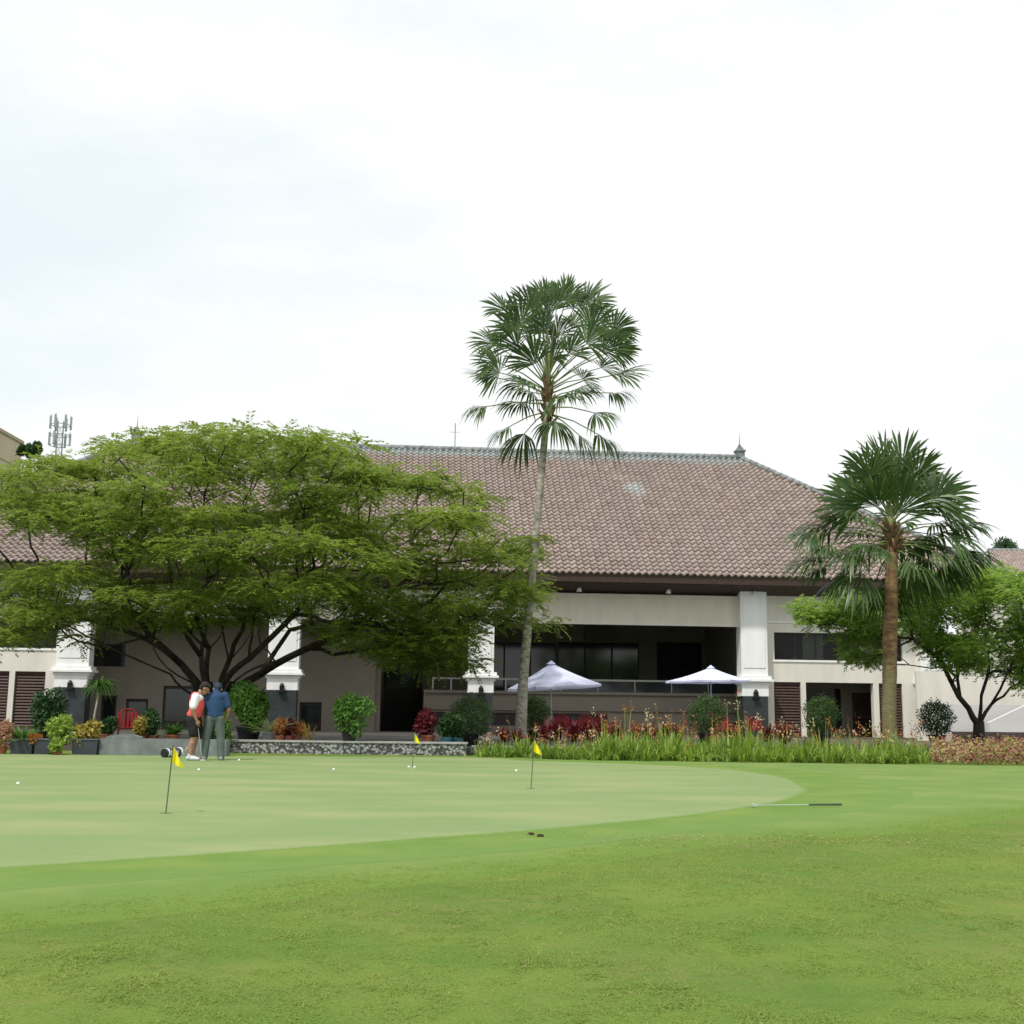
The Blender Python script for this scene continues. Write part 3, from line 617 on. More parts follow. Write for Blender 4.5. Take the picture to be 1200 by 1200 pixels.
# ------------------------------------------------------------------ kerbs, walls, planters at the lawn edge
M_pebble = bpy.data.materials.new('pebble_mosaic'); M_pebble.use_nodes = True
n_ = M_pebble.node_tree; vo = n_.nodes.new('ShaderNodeTexVoronoi'); vo.inputs['Scale'].default_value = 13; tcc = n_.nodes.new('ShaderNodeTexCoord'); n_.links.new(tcc.outputs['Object'], vo.inputs['Vector'])
vr = n_.nodes.new('ShaderNodeValToRGB'); vr.color_ramp.elements[0].color = (.30, .29, .26, 1); vr.color_ramp.elements[1].color = (.05, .05, .045, 1); vr.color_ramp.elements[0].position = .35; vr.color_ramp.elements[1].position = .62
n_.links.new(vo.outputs['Distance'], vr.inputs[0]); mixp = n_.nodes.new('ShaderNodeMix'); mixp.data_type = 'RGBA'; mixp.blend_type = 'MULTIPLY'; mixp.inputs[0].default_value = .5
n_.links.new(vr.outputs[0], mixp.inputs[6]); n_.links.new(vo.outputs['Color'], mixp.inputs[7]); 
hsv = n_.nodes.new('ShaderNodeHueSaturation'); hsv.inputs['Saturation'].default_value = .15; hsv.inputs['Value'].default_value = 1.25; n_.links.new(mixp.outputs[2], hsv.inputs['Color']); n_.links.new(hsv.outputs[0], n_.nodes['Principled BSDF'].inputs['Base Color'])
bpn = n_.nodes.new('ShaderNodeBump'); bpn.inputs['Distance'].default_value = .03; bpn.invert = True; n_.links.new(vo.outputs['Distance'], bpn.inputs['Height']); n_.links.new(bpn.outputs[0], n_.nodes['Principled BSDF'].inputs['Normal'])
ZK = W(400, 868.5, KY).z
x0, x1 = X(268, KY), X(547, KY)
pw = empty('pebble_wall', ((x0+x1)/2, KY, 0), 0, 'low pebble-faced kerb wall with pale grey coping at lawn edge', 'wall')
hx = (x1-x0)/2; mb = MB(); mb.box(-hx, hx, 0, .5, 0, ZK-.05); mb.build('pebble_face', M_pebble, pw)
mb = MB(); mb.box(-hx-.03, hx+.03, -.03, .6, ZK-.048, ZK); mb.build('coping', M_concrete, pw, bevel=.008)
x0, x1 = X(118, KY2), X(267, KY2)
hx = (x1-x0)/2; pl = empty('plinth_wall', ((x0+x1)/2, KY2, 0), 0, 'smooth blue-grey rendered kerb wall left of the golfers', 'wall')
mb = MB(); mb.box(-hx, hx, 0, .4, 0, W(180, 866, KY2).z); mb.build('wall_body', mat('bluegrey_render', (.17, .19, .19), .8, var=.25, scale=3), pl, bevel=.01)
# arched hump on it
v = []; nn = 14; z0 = W(180, 866, KY2).z; cxh = X(145, KY2)-(X(118, KY2)+X(267, KY2))/2
for i in range(nn+1): a = math.pi*i/nn; v.append((cxh-.42*math.cos(a), z0+.004+.1*math.sin(a)))
mb = MB(); f1 = [(a, .02, b) for a, b in v]; f2 = [(a, .3, b) for a, b in v]; k = len(v)
mb.add(f1+f2, [tuple(range(k))[::-1], tuple(range(k, 2*k))]+[(i, (i+1) % k, k+(i+1) % k, k+i) for i in range(k)]); mb.build('arched_top', MATS['bluegrey_render'], pl)
# step kerb behind the lily bed
mb = MB(); mb.box(X(553, TB), X(1250, TB), TB, TB+.298, -.1, .22); tag(mb.build('bed_kerb', M_concrete, bevel=.01), 'pale concrete kerb behind the lily bed', 'kerb')

# ------------------------------------------------------------------ plant builders
def leafy(name, parent, cs, rad, nleaf, Ln, Wd, m, up=.2, shell=.55, sc=(1, 1, 1)):
    P = []; Nn = []
    for c in cs:
        k = nleaf//len(cs); d = nrm(RNG.normal(0, 1, (k, 3))); r = rad*(shell+(1-shell)*RNG.uniform(0, 1, k)**.6)*(1+.13*np.sin(d[:, 0]*5+c[2]*3)*np.cos(d[:, 2]*6)+.08*np.sin(d[:, 1]*11+d[:, 2]*9+c[2]*7))
        P.append(np.array(c)+d*r[:, None]*np.array(sc)); Nn.append(d)
    P = np.concatenate(P); Nn = np.concatenate(Nn); n = len(P)
    D = nrm(np.cross(Nn, RNG.normal(0, 1, (n, 3)))+Nn*.5+np.array([0, 0, up])); N2 = nrm(Nn+RNG.normal(0, .5, (n, 3)))
    v, f = leaf_quads(P, D, N2, RNG.uniform(.6, 1.2, n)*Ln, RNG.uniform(.7, 1.2, n)*Wd)
    return link(name, np_mesh(name, v, f), m, parent)
def strappy(name, parent, c, n, Ln, Wd, m, spread=.6, droop=.5, r0=.03, h0=0.0):
    a = RNG.uniform(0, 2*np.pi, n); el = RNG.uniform(.25, 1.5, n)**1; D = np.stack([np.cos(a)*spread, np.sin(a)*spread, el], 1)
    P = np.array(c)+np.stack([np.cos(a)*r0, np.sin(a)*r0, RNG.uniform(0, 1, n)*h0], 1)
    v, f = strips(P, D, RNG.uniform(.6, 1.1, n)*Ln, Wd, RNG.uniform(.3, 1, n)*droop, 5)
    return link(name, np_mesh(name, v, f), m, parent)
def pot(parent, r, h, m, z=0, top=1.0, name='pot'):
    mb = MB(); mb.lathe([(r*.68*top, z), (r*.9, z+h*.6), (r, z+h*.88), (r*1.1, z+h*.9), (r*1.1, z+h), (r*.95, z+h), (r*.93, z+h*.93)], n=22); o = mb.build(name, m, parent, smooth=False)
    return o
def stem(parent, pts, r, m, name='trunk'):
    mb = MB(); mb.tube(pts, r, 8); return mb.build(name, m, parent, smooth=True)
L_mid = leafmat('leaf_mid_green', (.035, .095, .018), (.09, .20, .035))
L_round = leafmat('leaf_round_shrub', (.03, .065, .018), (.085, .16, .04))
L_dark = leafmat('leaf_dark_green', (.018, .05, .015), (.045, .11, .03))
L_lime = leafmat('leaf_lime', (.16, .27, .03), (.34, .45, .09))
L_bright = leafmat('leaf_bright_green', (.045, .13, .02), (.15, .29, .05))
L_yel = leafmat('leaf_yellow_croton', (.28, .19, .03), (.42, .36, .09))
L_red = leafmat('leaf_red', (.09, .02, .018), (.27, .05, .035))
L_dred = leafmat('leaf_maroon', (.07, .008, .014), (.20, .02, .03))
L_pink = leafmat('leaf_pink_tan', (.32, .15, .10), (.52, .34, .22))
L_orange = leafmat('leaf_orange', (.36, .11, .04), (.5, .26, .08))
L_pale = leafmat('leaf_pale', (.22, .28, .12), (.42, .46, .25))
M_bark = mat('grey_bark', (.085, .07, .05), .9, var=.35, scale=6, bump=.02, bscale=14, stretch=(1, 1, .3))
M_barkd = mat('dark_bark', (.045, .038, .03), .9, var=.35, scale=6, bump=.015, bscale=14)

# clipped round shrubs in pots
def round_shrub(px, py, rpx, Y, zb, label, potm=M_black, ph=.42, pr=.26, m=L_mid, grp='round clipped shrubs along the terrace', sq=1.0):
    c = W(px, py, Y); r = rpx*Y/FPX; e = empty('potted_shrub', (c.x, Y, zb), 0, label, 'shrub', grp)
    pot(e, pr, ph, potm); stem(e, [(0, 0, ph*.8), (.01, 0, c.z-zb-r*.4)], .03, M_bark, 'stem')
    cz = c.z-zb
    if m is L_bright: cs_ = [(random.gauss(0, r*.38), random.gauss(0, r*.38), cz+random.gauss(0, r*.38)) for _ in range(9)]; leafy('foliage', e, cs_, r*.6, 3000, .12, .06, m, shell=.4)
    else: leafy('foliage', e, [(0, 0, cz), (r*.1, 0, cz+r*.12), (-r*.12, .05, cz-r*.1)], r*.93, 3600, .075, .04, m, shell=.62, sc=(1, 1, sq))
    return e
round_shrub(410, 832, 21, KY+.3, ZK, 'bushy light green shrub in black pot on the pebble wall', ph=.5, pr=.23, m=L_bright)
round_shrub(552, 842, 24, TB+1.6, .18, 'round shrub beneath the second white column from right', m=L_round, ph=.35, sq=1.15)
round_shrub(627, 836, 17, 39, .18, 'round shrub directly behind the tall palm trunk', m=L_round, sq=1.15)
round_shrub(828, 838, 22, 38.5, .18, 'round shrub below the smaller right umbrella', m=L_round, sq=1.05)
round_shrub(963, 838, 21, 40, .18, 'round shrub in front of the glazed door bay', m=L_round, sq=1.05)
round_shrub(1097, 843, 20, 40, .18, 'round shrub beside the rightmost white column', m=L_dark, sq=1.1)

# pots along the left edge
def potted(kind, name, px, ytop, ybase, wpx, Y, z, m, label, potm=M_terra, prad=.16, ph=.26, cat='potted plant', grp='potted plants lined up along the terrace edge', n=260, Lf=None):
    x_ = X(px, Y); zt_ = W(px, ytop, Y).z; zt_ = max(zt_, z+ph+.1); hh = zt_-z-ph; ww = wpx*Y/FPX/2
    e = empty(name, (x_, Y, z), random.uniform(0, 3), label, cat, grp)
    if potm: pot(e, prad, ph, potm)
    else: ph = 0
    if kind == 'strap': strappy('leaves', e, (0, 0, ph*.9), n//3, max(hh, ww)*1.25, .045, m, spread=.7*ww/max(hh, .1)+.2, droop=.45)
    elif kind == 'bush': leafy('leaves', e, [(random.uniform(-.5, .5)*ww, random.uniform(-.5, .5)*ww, ph+hh*q) for q in (.3, .4, .55, .65, .8, .85)], min(ww, hh)*.55, n*3, Lf or .13, (Lf or .13)*.5, m, sc=(ww/min(ww, hh), 1, .8*hh/min(ww, hh)))
    elif kind == 'fan': strappy('leaves', e, (0, 0, ph*.9), n//2, hh*1.15, .03, m, spread=1.1, droop=.35)
    stem(e, [(0, 0, ph*.8 if potm else 0), (0, 0, ph+hh*.5)], .018, M_bark, 'stem'); return e
Yp = KY2+.15; zp = W(180, 866, KY2).z
# dark planter boxes
def planter(xa, xb_, label):
    Y = KY2-.1; a, b = X(xa, Y), X(xb_, Y); e = empty('planter_box', ((a+b)/2, Y, 0), 0, label, 'planter', 'dark planter boxes at the lawn edge'); h = (b-a)/2; zt_ = W(xa, 867, Y).z
    mb = MB(); mb.add([(-h*.93, .02, 0), (h*.93, .02, 0), (h*.93, .36, 0), (-h*.93, .36, 0), (-h, 0, zt_), (h, 0, zt_), (h, .38, zt_), (-h, .38, zt_)], [(3, 2, 1, 0), (4, 5, 6, 7), (0, 1, 5, 4), (1, 2, 6, 5), (2, 3, 7, 6), (3, 0, 4, 7)]); mb.build('box', mat('slate_planter', (.05, .055, .07), .5, var=.2), e)
    mb = MB(); mb.box(-h-.02, h+.02, -.02, .4, zt_+.002, zt_+.03); mb.build('rim', mat('slate_rim', (.11, .12, .14), .5, var=.2), e)
planter(14, 40, 'dark planter box at far left under the bright green plant'); planter(42, 60, 'small dark planter box between lime and green plants'); planter(86, 116, 'dark planter box under the yellow croton')
potted('strap', 'potted_plant', 28, 832, 868, 44, KY2+.1, .28, L_bright, 'bright green leafy plant above the far-left planter box', None, n=420)
potted('bush', 'potted_plant', 4, 852, 880, 26, KY2, 0, L_pink, 'pinkish leafy plant at the left photo edge', M_terra, .16, .2)
potted('bush', 'potted_plant', 44, 856, 868, 14, KY2+.05, .28, L_orange, 'small orange croton between the planter boxes', None)
potted('bush', 'potted_plant', 76, 845, 868, 34, KY2+.1, .22, L_lime, 'lime yellow bushy plant with pale leaf tips', M_terra, .14, .1)
potted('bush', 'potted_plant', 104, 838, 868, 30, KY2+.1, .25, L_yel, 'yellow-brown croton above the right planter box', None)
potted('bush', 'potted_plant', 70, 870, 882, 16, KY2-.35, 0, L_lime, 'low lime plant on the lawn edge before the planters', M_terra, .12, .08, n=160)
potted('bush', 'potted_plant', 50, 818, 862, 50, KY+1.8, .18, L_dark, 'dark green shrub behind the bright green plant', M_black, .25, .3, n=700)
potted('bush', 'potted_plant', 126, 846, 868, 20, KY+.9, .2, L_dark, 'dark leafy plant in terracotta pot left of the red chair', M_terra, .17, .24)
potted('bush', 'potted_plant', 166, 846, 868, 16, KY+.8, .2, L_yel, 'yellowish croton right of the red chair', M_terra, .13, .2)
potted('bush', 'potted_plant', 181, 838, 868, 22, KY+1.0, .2, L_dark, 'dark upright plant in terracotta pot behind the golfers', M_terra, .15, .22)
potted('strap', 'potted_plant', 203, 843, 866, 22, KY+.8, .2, L_mid, 'rounded green plant in terracotta bowl left of the white-sleeved golfer', M_terra, .2, .24, n=420)
potted('bush', 'potted_plant', 264, 848, 880, 16, KY-.2, 0, L_bright, 'lime green plant just right of the blue-shirted golfer', M_terra, .12, .1)
potted('bush', 'potted_plant', 292, 810, 868, 44, KY+1.3, .18, L_bright, 'big green shrub in large dark pot by the tree', M_black, .33, .5, n=1500, Lf=.15)
potted('fan', 'potted_plant', 318, 820, 868, 56, KY+.95, .2, L_pale, 'pale spiky fan-leaved plant in grey pot', mat('grey_pot', (.2, .2, .22), .6, var=.1), .22, .34, n=160)
for i, (px, lb) in enumerate(((328, 'terracotta pot of brown leaves under the spiky plant'), (338, 'terracotta pot of brown leaves, second from the spiky plant'), (349, 'terracotta pot of drooping brown leaves by the doorway'))):
    potted('bush', 'potted_plant', px, 846+i*2, 868, 16, KY+.8+.2*i, .2, L_orange if i != 1 else L_dred, lb, M_terra, .13, .25, n=110)
potted('strap', 'potted_plant', 363, 838, 868, 14, KY+.75, .2, L_yel, 'thin yellow plant before the dark doorway', M_terra, .12, .15, n=60)
potted('bush', 'potted_plant', 502, 838, 868, 30, KY+1.1, .2, L_dred, 'reddish brown leafy plant in terracotta pot near the passage', M_terra, .19, .3)
potted('bush', 'potted_plant', 524, 842, 868, 26, KY+.9, .2, L_dark, 'dark green plant in the left teal pot', mat('teal_glaze', (.05, .16, .2), .3, var=.15), .15, .25)
potted('bush', 'potted_plant', 536, 844, 868, 20, KY+1.0, .2, L_dark, 'dark green plant in the right teal pot', MATS['teal_glaze'], .14, .25)
# small white-trunked tree
yc = KY+1.5; xc = X(110, yc); e = empty('young_tree', (xc, yc, .18), 0, 'young tree with pale trunk and drooping dark green crown', 'tree')
pot(e, .2, .3, M_terra); pz = W(113, 812, yc).z-.18
stem(e, [(-.02, 0, .25), (.02, 0, .8), (.09, 0, pz)], [.035, .03, .025], mat('pale_bark', (.42, .38, .33), .8, var=.2, scale=8))
cc = W(117, 800, yc); strappy('crown', e, (cc.x-xc, 0, pz+.05), 240, .62, .03, L_mid, spread=.9, droop=1.3, r0=.1, h0=.25)
# red garden chair
def chair(px, Y, rz, label):
    e = empty('garden_chair', (X(px, Y), Y, .18), rz, label, 'chair', 'red chairs on the terrace'); m = mat('red_plastic', (.30, .02, .025), .4, var=.1)
    mb = MB(); mb.box(-.25, .25, -.24, .24, .40, .44); mb.build('seat', m, e, bevel=.015)
    mb = MB()
    for i in range(5): mb.box(-.23+i*.1, -.17+i*.1, .22, .25, .45, .86)
    mb.tube([(-.26, .235, .45), (-.25, .25, .8), (-.12, .26, .92), (.12, .26, .92), (.25, .25, .8), (.26, .235, .45)], .025, 8); mb.build('backrest', m, e)
    for sx_ in (-1, 1):
        mb = MB(); mb.tube([(sx_*.27, -.22, .43), (sx_*.29, -.22, .63), (sx_*.29, .22, .65)], .022, 8); mb.build('armrest', m, e)
        for sy_ in (-1, 1): mb = MB(); mb.tube([(sx_*.22, sy_*.21, .42), (sx_*.26, sy_*.26, 0)], [.028, .02], 8); mb.build('leg', m, e)
chair(150, KY+1.4, .3, 'red plastic garden chair among the potted plants at left')
for px_, Y_, rz_, lb_ in ((660, 44.2, 2.8, 'dark red chair nearest the larger parasol pole, seen from behind'), (684, 44.3, 3.3, 'dark red chair on the right-hand side of the larger parasol table'), (708, 46, 1.9, 'dark red chair under the right edge of the larger parasol'), (846, 47.2, 2.9, 'dark red chair left of the table by the smaller parasol'), (880, 47.6, 3.5, 'dark red chair right of the table by the smaller parasol')): chair(px_, Y_, rz_, lb_)

# ------------------------------------------------------------------ lily bed and low planting
def bed_front(px):       # y pixel of the lawn edge
    return np.interp(px, [560, 700, 850, 1090, 1250], [887.5, 891.5, 893.5, 896, 898.5])
cx_, cy_, ch_ = [], [], []
for k in range(760):
    px = random.uniform(562, 1086)
    if math.sin(px*.19+2*math.sin(px*.05)) < -.75 and random.random() < .6: continue
    g = G(px, bed_front(px)); back = TB-.05-g.y
    yy = g.y+.08+random.random()**1.1*max(back-.1, .5); cx_.append(g.x*yy/g.y); cy_.append(yy)
    seg = np.interp(px, [562, 640, 700, 715, 760, 800, 850, 880, 930, 960, 1086], [.45, .5, .52, .85, .92, .68, .88, .86, .68, .72, .70]); ch_.append(seg*random.choice([.6, .8, .9, 1, 1.12, 1.25])*random.uniform(.85, 1.05)*(1+.22*math.sin(px*.11)*math.sin(px*.037+1)))
cx_, cy_, ch_ = map(np.array, (cx_, cy_, ch_))
K = 15; n = len(cx_)*K; a = RNG.uniform(0, 2*np.pi, n); P = np.stack([np.repeat(cx_, K)+.09*np.cos(a), np.repeat(cy_, K)+.09*np.sin(a), np.zeros(n)], 1)
D = np.stack([np.cos(a)*RNG.uniform(.1, .75, n), np.sin(a)*RNG.uniform(.1, .75, n), np.ones(n)], 1)
v, f = strips(P, D, np.repeat(ch_, K)*RNG.uniform(.6, 1.15, n), RNG.uniform(.028, .06, n), RNG.uniform(.1, .9, n), 5)
L_lily = leafmat('lily_leaf', (.05, .125, .02), (.31, .42, .06), .35, .5, scale=1.6)
tag(link('lily_bed', np_mesh('lily_bed', v, f), L_lily), 'dense bed of bright green strappy lilies along the lawn', 'flower bed', kind='stuff')
n = 330; idx = RNG.integers(0, len(cx_), n); P = np.stack([cx_[idx]+RNG.normal(0, .1, n), cy_[idx]+RNG.normal(0, .1, n), np.zeros(n)], 1); hh = ch_[idx]*RNG.uniform(.8, 1.35, n); D = np.stack([RNG.normal(0, .12, n), RNG.normal(0, .12, n), np.ones(n)], 1)
v, f = strips(P, D, hh, .012, 0.02, 3, prof=[1, 1, 1, .6]); tips = P+nrm(D)*hh[:, None]
k = 9; Pt = np.repeat(tips, k, 0)+RNG.normal(0, .03, (n*k, 3))*np.array([1, 1, 2.2]); v2, f2 = leaf_quads(Pt, rnd_dir(n*k, .8, .5), rnd_dir(n*k, .3, .6), RNG.uniform(.04, .085, n*k), RNG.uniform(.02, .035, n*k))
mi = np.repeat(RNG.choice([1, 2, 3], n, p=[.25, .3, .45]), k); V, F, M_ = join_np([(v, f, 0), (v2, f2, 1)]); M_[len(f):] = mi
L_cream = leafmat('petal_cream', (.55, .42, .22), (.7, .6, .4), .2)
tag(link('lily_flowers', np_mesh('lily_flowers', V, F, M_), [L_lime, L_cream, L_red, L_orange]), 'orange and cream flower spikes rising above the lily bed', 'flowers', kind='stuff')
# pinkish ground cover
n = 9000; px = RNG.uniform(1086, 1250, n); yb_ = G(1150, 897).y+.05+RNG.uniform(0, TB-G(1150, 897).y-.1, n); xx = (px-600)/FPX*yb_*1.0; hz_ = RNG.uniform(0, 1, n)**.7*(.5+.2*np.sin(xx*3)*np.cos(yb_*3))
P = np.stack([xx, yb_, hz_], 1); v, f = leaf_quads(P, rnd_dir(n, .4, .5), rnd_dir(n, 1, .6), RNG.uniform(.05, .11, n), RNG.uniform(.03, .06, n)); mi = RNG.choice([0, 1, 2], n, p=[.62, .2, .18])
tag(link('pink_groundcover', np_mesh('pink_groundcover', v, f, mi), [L_pink, L_dred, L_lime]), 'pinkish tan low shrubs at the right end of the bed', 'ground cover', kind='stuff')
# red cordylines behind the bed
spots = [(590, 853, 'red cordyline at the left end of the lily bed'), (606, 856, 'red cordyline left of the tall palm trunk'), (640, 846, 'maroon cordyline right of the tall palm'), (655, 842, 'maroon cordyline under the left umbrella pole'), (672, 846, 'maroon cordyline just right of the umbrella pole'), (690, 845, 'maroon cordyline midway under the left umbrella edge'), (706, 846, 'maroon cordyline before the dark vent panel'), (722, 848, 'maroon cordyline right of the left umbrella'), (744, 850, 'red cordyline between the two umbrellas, left of three'), (762, 848, 'red cordyline between the two umbrellas, middle of three'), (781, 848, 'red cordyline between the two umbrellas, right of three'), (795, 850, 'red cordyline left of the round shrub under the right umbrella'), (858, 854, 'red cordyline right of the shrub under the right umbrella'), (900, 850, 'maroon cordyline at the base of the brown shutter'), (918, 846, 'tall reddish cordyline before the brown shutter')]
for i, (px, py, lb) in enumerate(spots):
    Y = random.uniform(TB+.5, TB+1.6); x_ = X(px, Y); h = W(px, py, Y).z-.18
    e = empty('cordyline', (x_, Y, .18), random.random()*6, lb, 'cordyline', 'red cordyline plants behind the lilies')
    stem(e, [(0, 0, 0), (.02, 0, h*.5)], .02, M_bark, 'stem'); strappy('leaves', e, (0, 0, h*.2), 90, h*.85, .055, (L_dred if 'maroon' in lb else L_red), spread=.55, droop=.4, h0=h*.4)
# tall grassy green clump in the bed
# ------------------------------------------------------------------ umbrellas with tables
M_can = mat('white_canvas', (.70, .72, .88), .8, var=.03, scale=2, transl=.25)
def umbrella(px, apex, pxl, pxr, yl, yr, Y, label):
    c = W(px, apex, Y); l = W(pxl, yl, Y); r = W(pxr, yr, Y); hw = (r.x-l.x)/2; cxm = (l.x+r.x)/2
    tilt = math.atan2(r.z-l.z, r.x-l.x); e = empty('parasol', (cxm, Y, .18), 0, label, 'parasol', 'white parasols on the terrace')
    ze = (l.z+r.z)/2-.18; za = c.z-.18; ca, sa_ = math.cos(tilt), math.sin(tilt); ox = (c.x-cxm)
    V = []; F = []; n = 8; m = 6; off = math.pi/8
    for j in range(n*4):
        a = off+2*math.pi*j/(n*4); fr = (j % 4)/4
        scal = 1/math.cos((fr-.5)*2*math.pi/n)*math.cos(math.pi/n)
        for i in range(m+1):
            t = i/m; rr = hw*1.03*t*scal*(1-.035*math.sin(math.pi*fr)); zz = za+(ze-za)*(t*.9+.1*t*t)-.10*math.sin(math.pi*t)*.6-.02*math.sin(math.pi*fr)*t
            xx, yy = rr*math.cos(a), rr*math.sin(a); V.append((xx+ox*(1-t), yy, zz+xx*math.tan(tilt)))
    for j in range(n*4):
        for i in range(m): a0 = j*(m+1)+i; b0_ = ((j+1) % (n*4))*(m+1)+i; F.append((a0, a0+1, b0_+1, b0_))
    V2 = [(x, y, z-.012) for x, y, z in V]; kk = len(V); mb = MB(); mb.add(V, F); mb.add(V2, [q[::-1] for q in F])
    for j in range(n*4):   # valance
        a0 = j*(m+1)+m; b0_ = ((j+1) % (n*4))*(m+1)+m; p, q = V[a0], V[b0_]; mb.face([p, (p[0], p[1], p[2]-.07), (q[0], q[1], q[2]-.07), q])
    cn = mb.build('canopy', M_can, e, smooth=False)
    mb = MB(); mb.lathe([(.0, .09), (.05, .06), (.12, .0), (.18, -.04)][::-1], (ox, 0, za), 12); mb.build('vent_cap', M_can, cn)
    mb = MB(); mb.tube([(ox*.8, 0, 0.05), (ox, 0, za)], .025, 10); mb.build('pole', M_metal, e)
    for j in range(8):
        a = off+2*math.pi*j/n; mb = MB(); xx, yy = hw*math.cos(a), hw*math.sin(a); mb.tube([(ox, 0, za-.06), (xx, yy, ze-.035+xx*math.tan(tilt))], .012, 5); mb.build('rib', M_metal, e)
    mb = MB(); mb.lathe([(.28, 0), (.28, .05), (.06, .09), (.04, .3)], n=16); mb.build('base', M_black, e)
umbrella(646, 777, 592, 706, 808, 802, 45, 'larger lavender-white parasol beside the tall palm')
umbrella(833, 782, 780, 878, 798, 797.5, 49, 'smaller flatter white parasol in front of the right column')
M_wood = mat('dark_wood', (.05, .03, .022), .5, var=.2)
for (px, Y, lb) in ((672, 45, 'round dark table beside the larger parasol pole'), (862, 48, 'round dark table by the smaller parasol')):
    e = empty('terrace_table', (X(px, Y), Y, .18), 0, lb, 'table', 'terrace tables')
    mb = MB(); mb.lathe([(.44, .70), (.45, .71), (.45, .735), (.44, .745)], n=28); mb.build('tabletop', M_wood, e)
    mb = MB(); mb.lathe([(.24, 0), (.24, .03), (.05, .06), (.04, .6), (.1, .7)], n=14); mb.build('pedestal', M_wood, e)

# ------------------------------------------------------------------ trees
def sprays(pads, per, nl=9, slen=.5, lL=.15, lW=.055, drp=.35, up=.12, flat=.25):
    P = []; D = []
    for (c, rx_, rz_) in pads:
        k = int(per*rx_**1.5); d = RNG.normal(0, 1, (k, 3)); d = nrm(d)*(RNG.uniform(0, 1, (k, 1))**.45)
        P.append(np.array(c)+d*np.array([rx_, rx_, rz_])); out_ = d*np.array([1, 1, .3]); D.append(nrm(out_+rnd_dir(k, up, flat)*.6))
    P = np.concatenate(P); D = np.concatenate(D); n = len(P); Ls = RNG.uniform(.6, 1.2, n)*slen
    t = np.linspace(.1, 1, nl); pos = P[:, None]+D[:, None]*(Ls[:, None]*t)[..., None]; pos[..., 2] -= drp*(Ls[:, None])*t**2
    S = nrm(np.cross(D, np.array([0, 0, 1.]))); out = []
    N0 = nrm(np.array([0, 0, 1.])+RNG.normal(0, .3, (n, 3)))
    for sg in (-1, 1):
        dd = D[:, None]*.55+sg*S[:, None]*.9+RNG.normal(0, .18, (n, nl, 3)); dd[..., 2] -= .15
        NN = N0[:, None]+RNG.normal(0, .25, (n, nl, 3)); q = n*nl
        out.append(leaf_quads(pos.reshape(-1, 3), dd.reshape(-1, 3), NN.reshape(-1, 3), RNG.uniform(.7, 1.15, q)*lL, RNG.uniform(.7, 1.15, q)*lW))
    V, F, _ = join_np([(a, b, 0) for a, b in out]); return V, F
def grow(root, guides, tips, rtip=.012, rmax=.3, wob=.18, expo=.5):
    """nodes: root -> guides -> tips; returns tube list"""
    nodes = [Vector(root)]; par = [-1]; pl_ = [0]
    for g, pi in guides: nodes.append(Vector(g)); par.append(pi); pl_.append(pl_[pi]+(Vector(g)-nodes[pi]).length)
    ng = len(nodes); tips = sorted([Vector(t) for t in tips], key=lambda t: (t-nodes[0]).length)
    for t in tips:
        best = None
        for i, nn_ in enumerate(nodes):
            if i < min(2, ng-1): continue
            dist = (t-nn_).length
            if dist < .05: continue
            back = max(0, (nn_-nodes[0]).length-(t-nodes[0]).length)
            c = dist+.45*pl_[i]*1.0+back*3
            if best is None or c < best[0]: best = (c, i)
        i = best[1]; p0 = nodes[i]; d = t-p0
        if d.length > 1.1:
            mid = p0+d*.5+Vector((random.gauss(0, wob), random.gauss(0, wob), random.gauss(0, wob)*.6-.08*d.length))
            nodes.append(mid); par.append(i); pl_.append(pl_[i]+(mid-p0).length); i = len(nodes)-1
        nodes.append(t); par.append(i); pl_.append(pl_[i]+(t-nodes[i]).length)
    cnt = [0]*len(nodes); haschild = set(par)
    for i in range(len(nodes)):
        if i not in haschild:
            j = i
            while j != -1: cnt[j] += 1; j = par[j]
    rad = [min(rmax, rtip*c**expo) for c in cnt]; mb = MB()
    for i in range(1, len(nodes)):
        p = par[i]; a, b = nodes[p], nodes[i]; d = b-a; r0 = min(rad[p], rad[i]*1.35); r1 = rad[i]
        nseg = max(2, int(d.length/.5)); pts = []
        off_ = Vector((random.gauss(0, 1), random.gauss(0, 1), random.gauss(0, 1)))*.05*d.length
        for k in range(nseg+1): t = k/nseg; pts.append(a+d*t+off_*math.sin(math.pi*t))
        mb.tube(pts, [r0+(r1-r0)*k/nseg for k in range(nseg+1)], 8 if r1 > .03 else 5, cap=True)
    return mb
